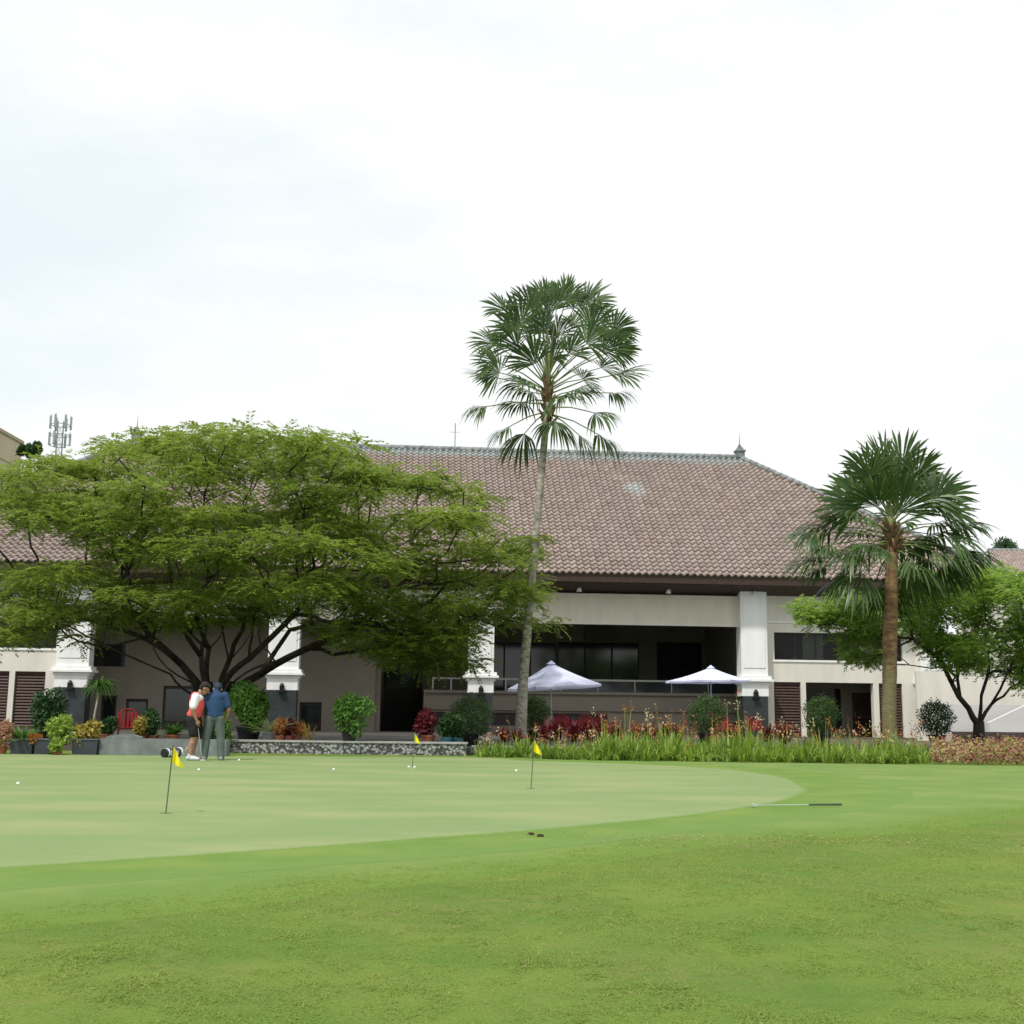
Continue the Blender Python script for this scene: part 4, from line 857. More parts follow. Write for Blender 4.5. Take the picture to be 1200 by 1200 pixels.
# big spreading tree, left
TY = 40.0
rootp = W(250, 862, TY); rootp.z = .1
te = empty('spreading_tree', rootp, 0, 'huge spreading shade tree with layered feathery crown at left', 'tree')
def lp(px, py, dy=0): return W(px, py, TY+dy)-rootp
pad_px = [(-40, 590), (-30, 560), (20, 560), (20, 585), (60, 548), (110, 545), (75, 585), (120, 580), (150, 528), (160, 560), (195, 522), (240, 518), (215, 545), (290, 520), (335, 514), (375, 522), (300, 550), (350, 545), (400, 540), (430, 548), (465, 560), (410, 575), (500, 568), (540, 573), (360, 575), (250, 570), (190, 590), (145, 610), (225, 610), (115, 625),
          (165, 640), (200, 650), (250, 650), (300, 655), (345, 648), (390, 640), (130, 655), (400, 605), (440, 640), (470, 615), (510, 608), (545, 615), (575, 628), (605, 640), (612, 652), (590, 655), (545, 645), (500, 650), (455, 665), (530, 675), (570, 680), (615, 685), (606, 690),
          (-30, 690), (15, 680), (55, 685), (95, 672), (135, 685), (180, 690), (225, 690), (270, 690), (315, 690), (360, 685), (410, 690), (450, 700), (495, 705), (540, 710), (565, 712), (598, 715), (20, 712), (65, 715), (105, 712), (150, 715), (606, 700), (450, 762), (500, 765), (520, 774), (470, 772), (410, 742), (0, 735), (50, 738), (430, 722), (470, 730), (510, 738), (530, 742), (600, 732), (440, 745), (180, 603), (262, 598), (305, 612), (342, 603), (378, 612), (225, 630), (320, 630), (420, 625), (90, 600), (40, 600), (480, 752), (530, 757), (340, 710), (200, 720), (250, 715), (300, 712)]
pads = []; tips = []
for (px, py) in pad_px:
    dxn = (px-290)/370; half = 8.0*math.sqrt(max(.06, 1-dxn*dxn))
    if py > 700: half *= .8
    for k in range(3 if (py > 715 and px > 400) else 4):
        dy = random.uniform(-half, half) if k else random.uniform(-half, -half*.2)
        if k == 3: dy *= .6
        qx, qy = px+random.gauss(0, 15), py+random.gauss(0, 7)
        c = W(qx, qy, TY+dy)-rootp; pads.append((tuple(c), random.uniform(.6, 1.15)*(.55 if px > 560 else .78 if (px > 430 and py < 650) else 1), random.uniform(.14, .26))); tips.append(c-Vector((0, 0, .12)))
V, F = sprays(pads, 70, nl=9, slen=.5, lL=.15, lW=.056)
L_tree = leafmat('rain_tree_leaf', (.095, .165, .022), (.285, .345, .06), .45, .5, scale=.45)
link('crown', np_mesh('crown', V, F), L_tree, te)
guides = [(lp(251, 828), 0), (lp(212, 778, -.8), 1), (lp(236, 770, 1.2), 1), (lp(268, 775, -.5), 1), (lp(305, 790, .8), 1), (lp(175, 745, -1.6), 2), (lp(208, 725, .5), 3), (lp(255, 715, -.4), 4), (lp(300, 725, 1.6), 4), (lp(360, 760, -.8), 5), (lp(340, 738, 2), 5), (lp(420, 735, -1.5), 10), (lp(130, 735, .5), 2), (lp(285, 670, -2.4), 8), (lp(220, 650, 2.5), 7), (lp(292, 772, -1.8), 1), (lp(345, 720, -2.6), 16), (lp(225, 800, 2.2), 1), (lp(180, 760, 3.5), 18), (lp(245, 760, -2.2), 1), (lp(235, 700, -3.8), 20), (lp(322, 775, 3), 1), (lp(400, 750, 4.5), 22), (lp(200, 790, -2), 1), (lp(120, 755, -3.5), 24)]
gm = grow((0, 0, 0), guides, tips, rtip=.019, rmax=.24, expo=.47)
tk = gm.build('trunk', M_barkd, te, smooth=True)
mb = MB(); mb.tube([(0, 0, -.15), (0, 0, .25), (.03, 0, .7), lp(252, 815)], [.62, .45, .38, .36], 14)
for a, b in ((.25, -.15), (-.25, -.1), (-.1, .2)): mb.tube([(a*.8, b, -.1), (a, b, .9), lp(252+a*90, 800)], [.28, .2, .17], 10)
mb.build('trunk_base', M_barkd, te, smooth=True)
# right tree
TY2 = 41.0; rp2 = W(1147, 862, TY2); rp2.z = .1
t2 = empty('small_spreading_tree', rp2, 0, 'bright green small-leaved tree with forked dark trunk at right', 'tree')
def lp2(px, py, dy=0): return W(px, py, TY2+dy)-rp2
pp = [(945, 718), (965, 722), (985, 715), (1005, 708), (1020, 725), (1005, 745), (1035, 740), (1010, 760), (1040, 705), (1065, 700), (1060, 730), (1080, 690), (1095, 715), (1100, 740), (1115, 680), (1130, 700), (1120, 760), (1090, 755), (1145, 675), (1160, 700), (1150, 730), (1170, 675), (1185, 695), (1190, 720), (1175, 745), (1205, 685), (1210, 740), (1230, 700), (1250, 730), (1245, 690), (1215, 765), (1140, 755), (1185, 768), (1270, 720), (1270, 750), (1135, 775), (1200, 790)]
pads = []; tips = []
for px, py in pp:
    half = 3.6*math.sqrt(max(.08, 1-((px-1150)/230)**2))
    for k in range(4):
        dy = random.uniform(-half, half); c = W(px+random.gauss(0, 9), py+random.gauss(0, 7), TY2+dy)-rp2; pads.append((tuple(c), random.uniform(.35, .7), random.uniform(.22, .36))); tips.append(c-Vector((0, 0, .1)))
V, F = sprays(pads, 190, nl=6, slen=.26, lL=.12, lW=.062, drp=.3, up=.25, flat=.6)
L_t2 = leafmat('bright_tree_leaf', (.105, .215, .028), (.33, .46, .085), .42, .45, scale=.8)
link('crown', np_mesh('crown', V, F), L_t2, t2)
guides = [(lp2(1147, 850), 0), (lp2(1135, 830, -.2), 1), (lp2(1150, 815, .3), 1), (lp2(1162, 825, .1), 1), (lp2(1115, 800, -.5), 2), (lp2(1100, 770, -.6), 5), (lp2(1070, 748, -.8), 6), (lp2(1158, 790, .8), 3), (lp2(1180, 790, 0), 4), (lp2(1195, 765, -.4), 9), (lp2(1122, 795, .6), 2)]
gm = grow((0, 0, 0), guides, tips, rtip=.014, rmax=.16, expo=.5, wob=.1); gm.tube([(0, 0, -.1), (0, 0, .3), lp2(1147, 845)], [.26, .2, .17], 12); gm.build('trunk', M_barkd, t2, smooth=True)
# distant trees peeking over roofs
def far_tree(px, py, r, Y, label, m=L_dark):
    c = W(px, py, Y); e = empty('distant_tree', (c.x, Y, 0), 0, label, 'tree', 'distant trees behind the clubhouse')
    mb = MB(); mb.tube([(0, 0, 0), (.1, 0, c.z*.5), (0, 0, c.z)], [.3, .2, .08], 7); mb.build('trunk', M_bark, e, smooth=True)
    cs = [(random.gauss(0, r*.6), random.gauss(0, r*.6), c.z+random.gauss(0, r*.35)) for _ in range(12)]
    leafy('crown', e, cs, r*.6, 5200, .24, .12, m, shell=.15)
far_tree(1182, 652, 1.1, 95, 'dark treetop above the pavilion roof at the right edge')
far_tree(36, 527, .45, 88, 'dark treetop beside the tan building', L_dark)
far_tree(300, 530, 1.2, 90, 'treetop hidden behind the left roof ridge', L_dark) if False else None

# ------------------------------------------------------------------ palms
L_palm = leafmat('palm_leaf', (.02, .052, .016), (.10, .165, .042), .2, .38, scale=1.2)
L_petiole = mat('palm_petiole', (.16, .20, .07), .6, var=.2)
def fan(parent, att, ctr, Rb, face, droopf, nseg=30, span=1.4):
    """one fan leaf: petiole from att to blade base, blade centred near ctr"""
    att, ctr = Vector(att), Vector(ctr); d = (ctr-att); L0 = d.length; dn = d.normalized()
    hub = att+dn*max(.15, L0-Rb*random.uniform(.40, .68))
    nrmv = Vector(face); nrmv = (nrmv-dn*nrmv.dot(dn)).normalized(); side = dn.cross(nrmv).normalized()
    span *= random.uniform(.85, 1.15); ang = np.linspace(-span, span, nseg)+RNG.normal(0, .035, nseg); c, s = np.cos(ang), np.sin(ang)
    dn_, sd_, nm_ = np.array(dn), np.array(side), np.array(nrmv)
    D = c[:, None]*dn_+s[:, None]*sd_+nm_*(.10*(np.arange(nseg) % 2)-.25*np.abs(s))[:, None]
    D = nrm(D); Ln = Rb*(.68+.32*np.cos(ang*.8))*RNG.uniform(.78, 1.1, nseg); dl = 2*span/nseg
    t = np.linspace(0, 1, 7); w_ = np.where(t < .6, t*dl*1.2, .6*dl*1.2*(1-np.clip((t-.6)/.4, 0, 1))**.6+.008)
    n = nseg; sideS = nrm(np.cross(D, nm_)); P0 = np.tile(np.array(hub), (n, 1))
    ctrl = P0[:, None]+D[:, None]*(Ln[:, None]*t)[..., None]
    dr = RNG.uniform(.6, 1.3, n)*droopf; ctrl[..., 2] -= (Ln*dr)[:, None]*np.clip((t-.45)/.55, 0, 1)**1.8
    sh = np.clip((t-.5)/.5, 0, 1)**2*.25; ctrl[..., :2] = ctrl[..., :2]*(1)-((ctrl[..., :2]-np.array(hub)[:2])*(sh*dr[:, None])[..., None]*.5)
    hw = (Ln[:, None]*w_[None]*.5)[..., None]; v = np.stack([ctrl-sideS[:, None]*hw, ctrl+sideS[:, None]*hw], 2).reshape(-1, 3)
    base = (np.arange(n)*14)[:, None]; k = np.arange(6)[None]*2; f = np.stack([base+k, base+k+1, base+k+3, base+k+2], 2).reshape(-1, 4)
    mb = MB(); sag = Vector((0, 0, .04*L0)); mb.tube([att, att.lerp(hub, .5)+sag, hub, hub+dn*.12], [.03, .02, .014, .006], 5)
    mbv = np.array(mb.v); quads = [q for q in mb.f if len(q) == 4]
    V, F, M = join_np([(v, f, 0), (mbv, np.array(quads), 1)])
    link('frond', np_mesh('frond', V, F, M), [L_palm, L_petiole], parent)
def palm(name, base, trunk, fr, Rb, label, tm, attz, droopf, hrad=.2, pxc=645, pyw=385, wide=1.1):
    e = empty(name, base, 0, label, 'palm tree'); tp = [Vector(p)-Vector(base) for p, r in trunk]
    mb = MB(); pts = []; rr = []
    for i in range(len(tp)-1):
        for k in range(10): t = k/10; pts.append(tp[i].lerp(tp[i+1], t)); rr.append((trunk[i][1]*(1-t)+trunk[i+1][1]*t)*(1+random.uniform(-.03, .03)+(.03 if k % 2 else 0)))
    pts.append(tp[-1]); rr.append(trunk[-1][1]); mb.tube(pts, rr, 14); mb.build('trunk', tm, e, smooth=True)
    top = tp[-1]
    mb = MB(); nb_ = 26      # sheath of old leaf bases
    for i in range(nb_):
        a = i*2.4; z = -attz*.8+attz*1.6*i/nb_; r = hrad*(1-.5*i/nb_)
        p = top+Vector((math.cos(a)*r*.5, math.sin(a)*r*.5, z)); q = p+Vector((math.cos(a)*r*1.1, math.sin(a)*r*1.1, .28)); mb.tube([p, p.lerp(q, .6), q], [.07, .05, .02], 5)
    mb.build('leaf_bases', mat('fibre_brown', (.13, .075, .04), .95, var=.4, scale=12), e)
    sp = MB(); sp.tube([top, top+Vector((0, 0, attz*1.2)), top+Vector((.02, 0, attz*1.9))], [hrad*.55, hrad*.35, .02], 8); sp.build('spear', L_petiole, e, smooth=True)
    for (px, py, dy) in fr:
        px = pxc+(px-pxc)*(wide if py > pyw else 1+(wide-1)*.4)
        c = W(px, py, base[1]+dy)-Vector(base); up = (c-top).z
        az = top+Vector((0, 0, max(-attz*.5, min(attz*1.3, .25*up))))
        dirn = (c-az).normalized(); fc = Vector((-dirn.x*.3+random.gauss(0, .15), -.22+random.gauss(0, .2), 1)) if up < 1.25 else Vector((random.uniform(-.9, .9), -1, .35+random.gauss(0, .3)))
        fan(e, az, c, Rb*random.uniform(.85, 1.12), fc, droopf*(1.2 if up < .8 else .4)*random.uniform(.7, 1.3))
    return e
M_ptrunk = mat('pale_palm_bark', (.17, .15, .12), .9, col2=(.46, .43, .37), scale=5, bump=.015, bscale=9, stretch=(1.2, 1.2, 2.6))
PY = 38.0; b = G(608, 880); bx = W(609, 858, PY)
fr1 = [(642, 348, 0), (655, 338, -.4), (630, 338, .5), (676, 348, .3), (693, 340, .1), (708, 364, -.4), (730, 376, .2), (602, 358, -.2), (586, 352, .4), (572, 392, 0), (600, 392, -.9), (561, 434, .2), (605, 440, -1.2), (558, 477, 0), (600, 472, .9), (583, 508, -.3), (665, 462, -1.4), (658, 508, -.8), (688, 520, .4), (719, 520, -.3), (708, 486, -.8), (729, 458, .2), (738, 432, -.3), (712, 425, 1.2), (730, 400, .1), (702, 384, -1), (622, 378, 1.2), (674, 372, 1.3), (640, 370, -1.2), (648, 395, 1.6), (575, 430, 1.2), (690, 440, 1.8), (606, 520, 1.0), (650, 405, -.8), (622, 408, -.6), (672, 402, -.4), (686, 452, -.9), (614, 455, .6), (640, 338, .2), (666, 335, 0), (618, 340, -.3), (592, 372, .8), (716, 398, -.9), (570, 412, -.5), (700, 352, .9), (634, 372, 0), (655, 380, .4)]
ptop = W(642, 472, PY)
palm('tall_fan_palm', (bx.x, PY, .1), [((bx.x, PY, 0), .205), (tuple(W(613, 800, PY)), .15), (tuple(W(622, 690, PY)), .128), (tuple(W(634, 560, PY)), .112), (tuple(ptop), .105)], fr1, 1.08, 'tall slender fan palm with leaning pale trunk at centre', M_ptrunk, .9, .36, hrad=.2)
M_pt2 = mat('ochre_palm_bark', (.12, .075, .045), .95, col2=(.32, .19, .10), scale=4, bump=.03, bscale=12, stretch=(1, 1, 3))
_n = M_pt2.node_tree; _q = [x for x in _n.nodes if x.type == 'MIX'][0]; _q2 = _n.nodes.new('ShaderNodeMix'); _q2.data_type = 'RGBA'; _q2.inputs[7].default_value = (.155, .165, .08, 1)     # mossy lower trunk
_tc = _n.nodes.new('ShaderNodeTexCoord'); _sp = _n.nodes.new('ShaderNodeSeparateXYZ'); _n.links.new(_tc.outputs['Object'], _sp.inputs[0]); _nz = _n.nodes.new('ShaderNodeTexNoise'); _nz.inputs['Scale'].default_value = 5; _n.links.new(_tc.outputs['Object'], _nz.inputs['Vector'])
_ma = _n.nodes.new('ShaderNodeMath'); _ma.operation = 'MULTIPLY_ADD'; _ma.inputs[1].default_value = 3.0; _n.links.new(_nz.outputs[0], _ma.inputs[0]); _n.links.new(_sp.outputs['Z'], _ma.inputs[2])
_mr = _n.nodes.new('ShaderNodeMapRange'); _mr.inputs[1].default_value = 4.4; _mr.inputs[2].default_value = 3.4; _n.links.new(_ma.outputs[0], _mr.inputs[0]); _mm = _n.nodes.new('ShaderNodeMath'); _mm.operation = 'MULTIPLY'; _mm.inputs[1].default_value = .75; _n.links.new(_mr.outputs[0], _mm.inputs[0]); _n.links.new(_mm.outputs[0], _q2.inputs[0])
_n.links.new(_q.outputs[2], _q2.inputs[6]); _n.links.new(_q2.outputs[2], _n.nodes['Principled BSDF'].inputs['Base Color'])
PY2 = 36.0; bx = W(1043, 858, PY2)
fr2 = [(1043, 562, -.5), (1015, 552, .4), (1072, 545, .3), (1058, 550, -.1), (1028, 548, 0), (1099, 560, -.2), (988, 575, .1), (970, 600, .4), (952, 624, -.2), (948, 655, .1), (980, 650, -.9), (1005, 685, -.8), (1041, 592, 1.2), (1082, 590, -.8), (1114, 606, .3), (1136, 612, -.1), (1140, 648, .2), (1108, 650, -.9), (1082, 670, -1.2), (1115, 676, .6), (1068, 690, 1.0), (1019, 640, -1.4), (1060, 640, 1.6), (1000, 620, 1.2), (1095, 625, 1.4), (1005, 600, -1), (975, 690, .7), (1040, 700, 1.6), (1043, 548, .3), (1062, 575, -.6), (1022, 575, -.7), (1085, 552, .6), (1000, 562, .6), (1120, 590, .9), (965, 615, .9), (1130, 630, -.7), (960, 640, -.5), (990, 668, .6), (1100, 665, .8), (1035, 530, .2), (1060, 528, .1), (1010, 535, -.2), (1085, 538, -.2), (1110, 570, -.5), (1000, 640, .9), (1090, 640, .9), (985, 595, -.7), (1128, 655, .5), (958, 670, .4)]
palm('short_fan_palm', (bx.x, PY2, .1), [((bx.x, PY2, 0), .225), (tuple(W(1042, 840, PY2)), .195), (tuple(W(1043, 740, PY2)), .205), (tuple(W(1045, 690, PY2)), .185), (tuple(W(1045, 632, PY2)), .16)], fr2, 1.3, 'shorter thick-trunked fan palm with dense dark crown at right', M_pt2, .5, .3, hrad=.28, pxc=1043, pyw=560, wide=1.17)

# ------------------------------------------------------------------ golf items
M_yel = mat('yellow_flag_cloth', (.85, .78, .03), .7, var=.04, transl=.3)
M_pole = mat('flagstick', (.10, .13, .07), .5, var=.2)
def flag(bxp, byp, txp, typ, label, shape='pennant', cup=False):
    g = G(bxp, byp, .006); t = W(txp, typ, g.y); e = empty('practice_flag', g, 0, label, 'flag', 'yellow practice green flags'); h = t-g
    mb = MB(); mb.tube([(0, 0, -.05), h], .007, 8); mb.build('flagstick', M_pole, e)
    mb = MB(); n = 8; V = []; F = []; Lf = .24; dn = h.normalized()
    for i in range(n+1):
        s = i/n
        for j in range(5):
            q = j/4; hh_ = .17*(1-s*.85)
            base_ = h-dn*(.01+q*.17) if shape != 'x' else h
            p = h-dn*(.01+ .15*s*1.35 + q*hh_); p = p+Vector((.30*s*.42, .03*math.sin(s*7), 0)) if shape == 'pennant' else p+Vector((.07*s*(1 if q > .3 else .5), .05*math.sin(s*5), -.02*s))
            V.append(p)
    for i in range(n):
        for j in range(4): a = i*5+j; F.append((a, a+5, a+6, a+1))
    mb.add(V, F); V2 = [v+Vector((0, .002, 0)) for v in V]; mb.add(V2, [q[::-1] for q in F]); mb.build('pennant', M_yel, e, smooth=True)
    mb = MB(); mb.lathe([(.054, -.1), (.054, .002), (.060, .002), (.060, -.1)], n=20); mb.build('cup', M_white if cup else M_black, e)
    if cup: mb = MB(); mb.ball((.05, -.02, .02), .021); mb.ball((-.07, .03, .02), .021); mb.build('cup_liner', M_white, e)
flag(194, 953, 203, 873, 'yellow pennant on leaning stick nearest the camera at left')
flag(483, 900, 486, 858, 'yellow flag with white cup rim, farthest away by the pebble wall', cup=True)
flag(622, 924, 626, 866, 'yellow flag hanging limp in front of the lily bed')
def ballo(px, py, label):
    g = G(px, py, .006); mb = MB(); mb.ball((0, 0, .0214), .0225, 16); o = mb.build('golf_ball', mat('ball_white', (.85, .85, .85), .35), loc=g, smooth=True); tag(o, label, 'golf ball', 'golf balls on the practice green')
ballo(21, 920, 'white golf ball alone at the far left of the green'); ballo(233, 903.5, 'white golf ball just right of the leaning flag'); ballo(280, 892, 'white golf ball right of the blue-shirted golfer'); ballo(391, 903, 'white golf ball in line with the potted shrub on the wall'); ballo(605, 904.5, 'white golf ball left of the limp flag')
# pale stones at the bed edge
for px, s_, lb in ((646, .075, 'larger white stone at the edge of the lily bed'), (635, .05, 'smaller greenish white stone at the edge of the lily bed')):
    g = G(px, 889); mb = MB(); mb.ball((0, 0, s_*.4), s_, 10, sc=(1.3, .9, .7)); tag(mb.build('edge_stone', M_white, loc=g, smooth=True), lb, 'stone')
# putter lying on the fringe
g0 = G(884, 945, .02); g1 = G(986, 944, .02); d = (g1-g0)
e = empty('putter', g0, math.atan2(d.y, d.x), 'steel-shafted putter with black grip lying flat on the collar', 'golf club'); Lp = d.length; sc_ = Lp/.9
mb = MB(); mb.tube([(0, 0, .012), (Lp*.62, 0, .012)], .006, 8); mb.build('shaft', mat('club_steel', (.62, .66, .62), .3, var=.05, metal=.6), e)
mb = MB(); mb.tube([(Lp*.62, 0, .014), (Lp, 0, .014)], [.011, .014], 10); mb.build('grip', mat('grey_green_grip', (.06, .085, .06), .6, var=.1), e)
mb = MB(); mb.box(-.02, .015, -.05, .06, 0, .03); mb.build('club_head', MATS['club_steel'], e, bevel=.004)
# divots
for px, py, lb in ((622, 979, 'small dark clod of earth on the fringe, left of two'), (633, 981, 'small dark clod of earth on the fringe, right of two')):
    g = G(px, py); mb = MB(); mb.ball((0, 0, .012), .024, 8, sc=(1.3, 1, .7)); mb.ball((.02, .01, .01), .015, 8); tag(mb.build('earth_clod', mat('dark_earth', (.05, .035, .02), .95, var=.3, scale=40, bump=.01, bscale=60), loc=g), lb, 'clod')

# ------------------------------------------------------------------ people
def remesh(mb, vox, it=4):
    me = mb.mesh('tmp'); o = bpy.data.objects.new('tmp', me); C.objects.link(o)
    m = o.modifiers.new('r', 'REMESH'); m.mode = 'VOXEL'; m.voxel_size = vox; m.use_smooth_shade = True
    s = o.modifiers.new('s', 'SMOOTH'); s.iterations = it; s.factor = .5
    dg = bpy.context.evaluated_depsgraph_get(); me2 = bpy.data.meshes.new_from_object(o.evaluated_get(dg)); bpy.data.objects.remove(o); return me2
def limb(mb, pts, rad, n=14):
    for p, r in zip(pts, rad): mb.ball(p, r, n)
    for i in range(len(pts)-1): mb.tube([pts[i], pts[i+1]], [rad[i], rad[i+1]], n)
def ell(mb, c, r): mb.ball(c, 1, 18, sc=r)
def hand(mb, wr, d, side, curl):
    """palm plus five fingers from the wrist wr along d; side = thumb direction"""
    d = Vector(d).normalized(); sd = Vector(side); sd = (sd-d*sd.dot(d)).normalized(); nn_ = Vector(curl).normalized(); wr = Vector(wr)
    for q in (-1, 0, 1): limb(mb, [wr, wr+d*.08+sd*.022*q], [.022, .018], 10)
    for i, (o_, l_) in enumerate(((.030, .072), (.010, .08), (-.010, .074), (-.029, .058))):
        b0_ = wr+d*.08+sd*o_; m_ = b0_+d*l_*.5+nn_*.012; t_ = m_+(d*.5+nn_*.8).normalized()*l_*.5; limb(mb, [b0_, m_, t_], [.0105, .0095, .008], 8)
    b0_ = wr+d*.02+sd*.025; m_ = b0_+(d*.6+sd*.7).normalized()*.045; limb(mb, [b0_, m_, m_+(d*.9+nn_*.3).normalized()*.032], [.014, .011, .009], 8)
M_skin = mat('skin_tan', (.36, .20, .135), .6, var=.08, scale=8)
M_hair = mat('dark_hair', (.02, .015, .012), .7, var=.3, scale=30, bump=.01, bscale=60)
def head(body, c, fwd, up):
    """head about .235 tall; returns the frame"""
    fwd = Vector(fwd).normalized(); up = Vector(up).normalized(); rt = fwd.cross(up).normalized(); c = Vector(c)
    def L_(a, b_, c_): return c+rt*a+fwd*b_+up*c_
    def eb(p, r): body.ball(p, r, 14)
    eb(L_(0, -.015, .03), .092); eb(L_(0, .02, .02), .08); eb(L_(0, .035, -.05), .058); eb(L_(0, .055, -.085), .035)
    limb(body, [L_(0, .09, .015), L_(0, .118, -.02)], [.012, .016], 8)          # nose
    limb(body, [L_(-.024, .085, -.062), L_(.024, .085, -.062)], [.010, .010], 8)  # lips
    for s_ in (-1, 1): limb(body, [L_(s_*.088, -.005, .01), L_(s_*.09, -.01, -.035)], [.02, .013], 8); limb(body, [L_(s_*.03, .088, .03), L_(s_*.045, .08, .03)], [.012, .01], 8)
    return L_
def person(name, base, rz, pose, label):
    e = empty(name, base, rz, label, 'person')
    bd = MB(); pose['body'](bd); link('body', remesh(bd, .0085, 3), M_skin, e)
    for (nm, fn, m, vox) in pose['clothes']: mb = MB(); fn(mb); link(nm, remesh(mb, vox, 4), m, e)
    return e
# --- golfer A: side on, facing right, head bowed, leaning on a putter
A = {}
hdA = (.205, 0, 1.55)
hipA = [(-.02, -.09, .93), (-.02, .09, .93)]
def bodyA(mb):
    limb(mb, [(-.02, 0, .95), (0, 0, 1.12), (.05, 0, 1.32), (.075, 0, 1.38)], [.125, .12, .125, .09])
    limb(mb, [(.07, 0, 1.38), (.12, 0, 1.50)], [.06, .056])
    for s in (-1, 1):
        limb(mb, [(-.02, s*.09, .92), (.03, s*.1, .50), (-.03, s*.1, .09)], [.098, .062, .042]); limb(mb, [(.01, s*.1, .38), (-.02, s*.1, .28)], [.064, .055]); limb(mb, [(-.04, s*.1, .05), (.14, s*.11, .035)], [.04, .03])
        hx_ = .12 if s < 0 else .2; limb(mb, [(.05, s*.18, 1.36), (.015 if s < 0 else .07, s*.22, 1.08), (hx_*.8, s*.16, .86)], [.06, .045, .032]); hand(mb, (hx_*.8, s*.16, .86), (.25, -s*.1, -1), (.9, 0, 0), (0, -s, 0))
    head(mb, hdA, (.75, .15, -.62), (.55, 0, .8))
def shirtA(mb):
    ell(mb, (.03, 0, 1.22), (.15, .195, .24)); ell(mb, (.05, 0, 1.33), (.135, .20, .11))
    for s in (-1, 1): limb(mb, [(.05, s*.17, 1.37), (.025 if s < 0 else .06, s*.225, 1.16)], [.088, .075])
def vestA(mb):
    ell(mb, (.045, 0, 1.2), (.163, .175, .26)); limb(mb, [(.02, -.1, 1.38), (.03, -.10, 1.02)], [.10, .11]); limb(mb, [(.03, .1, 1.38), (.03, .10, 1.02)], [.09, .11]); ell(mb, (.0, 0, .99), (.165, .19, .11))
def shortsA(mb):
    ell(mb, (-.02, 0, .92), (.145, .18, .12))
    for s in (-1, 1): limb(mb, [(-.02, s*.09, .88), (.025, s*.1, .58)], [.118, .105])
def shoesA(mb):
    for s in (-1, 1): limb(mb, [(-.06, s*.1, .05), (.05, s*.105, .045), (.16, s*.11, .035)], [.05, .05, .035]); limb(mb, [(-.03, s*.1, .09), (-.03, s*.1, .12)], [.048, .046])
def hairf(c, fwd, up, cap=False):
    def f(mb):
        fw = Vector(fwd).normalized(); u_ = Vector(up).normalized(); c_ = Vector(c); mb.ball(c_+u_*.05-fw*.035, .098, 16); mb.ball(c_+u_*.0-fw*.055, .082, 14); mb.ball(c_+u_*.07+fw*.02, .075, 14)
        if cap: limb(mb, [c_+u_*.06+fw*.05, c_+u_*.05+fw*.15], [.05, .03])
    return f
shoe_w = mat('shoe_white', (.55, .56, .58), .5, var=.3, scale=12)
gA = G(225, 891, .006)
person('person', (gA.x, gA.y, .006), .0, {'body': bodyA, 'clothes': [('shirt', shirtA, mat('white_polo', (.82, .82, .85), .8, var=.04), .012), ('vest', vestA, mat('coral_red_vest', (.72, .09, .10), .8, var=.08), .012), ('shorts', shortsA, mat('black_shorts', (.015, .015, .018), .8, var=.2), .012), ('shoes', shoesA, shoe_w, .01), ('hair', hairf(hdA, (.75, .15, -.62), (.55, 0, .8)), M_hair, .01)]}, 'golfer in white sleeves, red vest and black shorts with head bowed')
# --- golfer B: seen from behind, blue polo, grey-green trousers, head bowed forward
hdB = (.02, .19, 1.545)
def bodyB(mb):
    limb(mb, [(0, 0, .96), (0, .02, 1.15), (0, .03, 1.34), (0, .05, 1.42)], [.13, .125, .14, .09]); limb(mb, [(0, .05, 1.42), (.01, .13, 1.50)], [.06, .056])
    for s in (-1, 1):
        limb(mb, [(s*.09, 0, .94), (s*.15, .02, .5), (s*.18, -.01, .09)], [.1, .065, .045]); limb(mb, [(s*.18, -.02, .05), (s*.20, .15, .035)], [.04, .03])
        ex = .29; hx_ = (.24 if s > 0 else .26); limb(mb, [(s*.19, .04, 1.40), (s*ex, .02, 1.12), (s*hx_, .13, .92)], [.062, .045, .033]); hand(mb, (s*hx_, .13, .92), (-s*.2, .35, -1), (0, .8, .1), (-s, 0, 0))
    head(mb, hdB, (-.12, .8, -.6), (0, .55, .8))
def shirtB(mb):
    limb(mb, [(0, 0, .98), (0, .0, 1.15), (0, .02, 1.34)], [.155, .155, .165]); ell(mb, (0, .02, 1.2), (.21, .165, .3)); ell(mb, (0, .03, 1.37), (.225, .15, .12)); ell(mb, (0, .0, 1.0), (.19, .145, .1)); limb(mb, [(0, .05, 1.46), (0, .06, 1.49)], [.075, .07])
    for s in (-1, 1): limb(mb, [(s*.19, .04, 1.41), (s*.265, .03, 1.18)], [.088, .078])
def trouB(mb):
    ell(mb, (0, 0, .93), (.18, .14, .12))
    for s in (-1, 1): limb(mb, [(s*.095, 0, .9), (s*.15, .01, .5), (s*.18, -.01, .08)], [.118, .092, .08])
def shoesB(mb):
    for s in (-1, 1): limb(mb, [(s*.18, -.06, .045), (s*.19, .05, .045), (s*.205, .16, .035)], [.05, .05, .035])
gB = G(249, 891, .006)
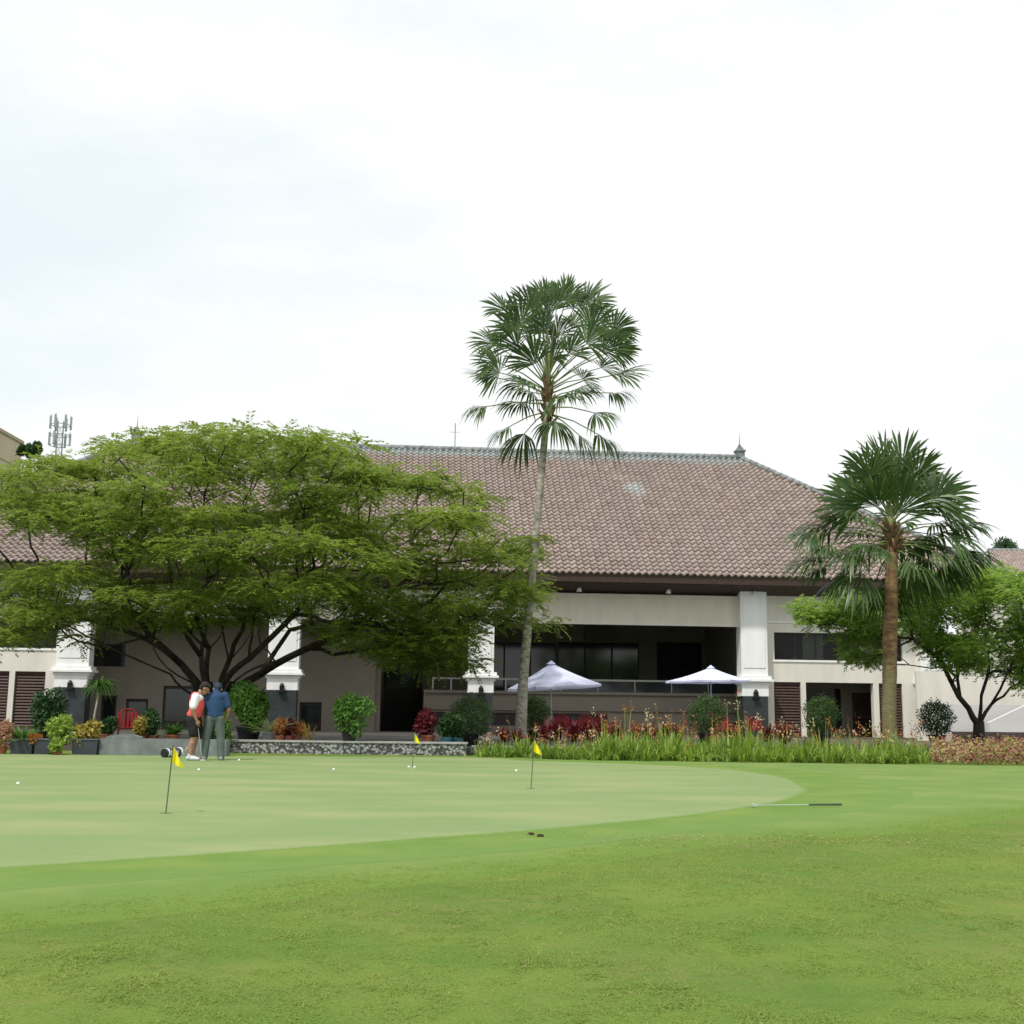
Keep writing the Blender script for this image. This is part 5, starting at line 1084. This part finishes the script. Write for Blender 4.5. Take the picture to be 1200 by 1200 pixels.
person('person', (gB.x, gB.y, .006), .15, {'body': bodyB, 'clothes': [('polo_shirt', shirtB, mat('blue_polo', (.022, .06, .135), .8, var=.2, scale=5), .012), ('trousers', trouB, mat('grey_green_trousers', (.10, .13, .12), .8, var=.15, scale=5), .012), ('shoes', shoesB, mat('shoe_grey', (.25, .27, .25), .5, var=.2), .01), ('cap', hairf(hdB, (-.12, .8, -.6), (0, .55, .8), True), mat('navy_cap', (.02, .03, .05), .7, var=.1), .01)]}, 'golfer seen from behind in blue polo and grey-green trousers')
# putter held by golfer A
e = empty('putter', (gA.x+.13, gA.y-.14, .006), 0, 'putter held upright by the golfer in the red vest', 'golf club')
mb = MB(); mb.tube([(.12, .02, .02), (0, 0, .70)], .006, 8); mb.build('shaft', MATS['club_steel'], e)
mb = MB(); mb.tube([(0, 0, .62), (-.03, 0, .90)], [.013, .014], 8); mb.build('grip', M_black, e)
mb = MB(); mb.box(.08, .19, -.01, .04, 0, .028); mb.build('club_head', MATS['club_steel'], e)
# stand bag lying on the green edge
gb = G(200, 887.5, .006); e = empty('golf_bag', gb, R(60), 'navy and white golf bag lying on its side left of the golfers', 'golf bag'); e.scale = (.7, .7, .7)
mb = MB(); mb.tube([(-.30, 0, .14), (-.28, 0, .14), (.30, 0, .16), (.36, 0, .17)], [.11, .14, .145, .13], 18); mb.build('bag_body', mat('navy_nylon', (.05, .06, .10), .6, var=.2), e, smooth=True)
mb = MB(); mb.tube([(-.33, 0, .14), (-.301, 0, .14)], [.135, .142], 18); mb.build('bag_bottom', M_black, e)
mb = MB(); mb.tube([(-.22, 0, .145), (-.17, 0, .145)], [.148, .149], 18); mb.build('band', M_white, e)
mb = MB(); mb.tube([(.361, 0, .17), (.41, 0, .175)], [.155, .15], 18); mb.build('collar', M_white, e)
mb = MB(); mb.box(-.15, .18, -.19, -.10, .05, .22); mb.build('pocket', mat('pale_nylon', (.55, .57, .62), .6, var=.1), e, bevel=.02)
for k in range(5):
    mb = MB(); a = k*1.25; p0 = Vector((.40, .07*math.cos(a), .175+.07*math.sin(a))); q = p0+Vector((.18+.04*k, .03*math.cos(a), .06)); mb.tube([p0, q], .006, 6); mb.ball(q, .035, 8, sc=(1, .6, 1.2)); mb.build('club', mat('rust_headcover', (.35, .12, .06), .6, var=.2) if k % 2 else MATS['club_steel'], e)
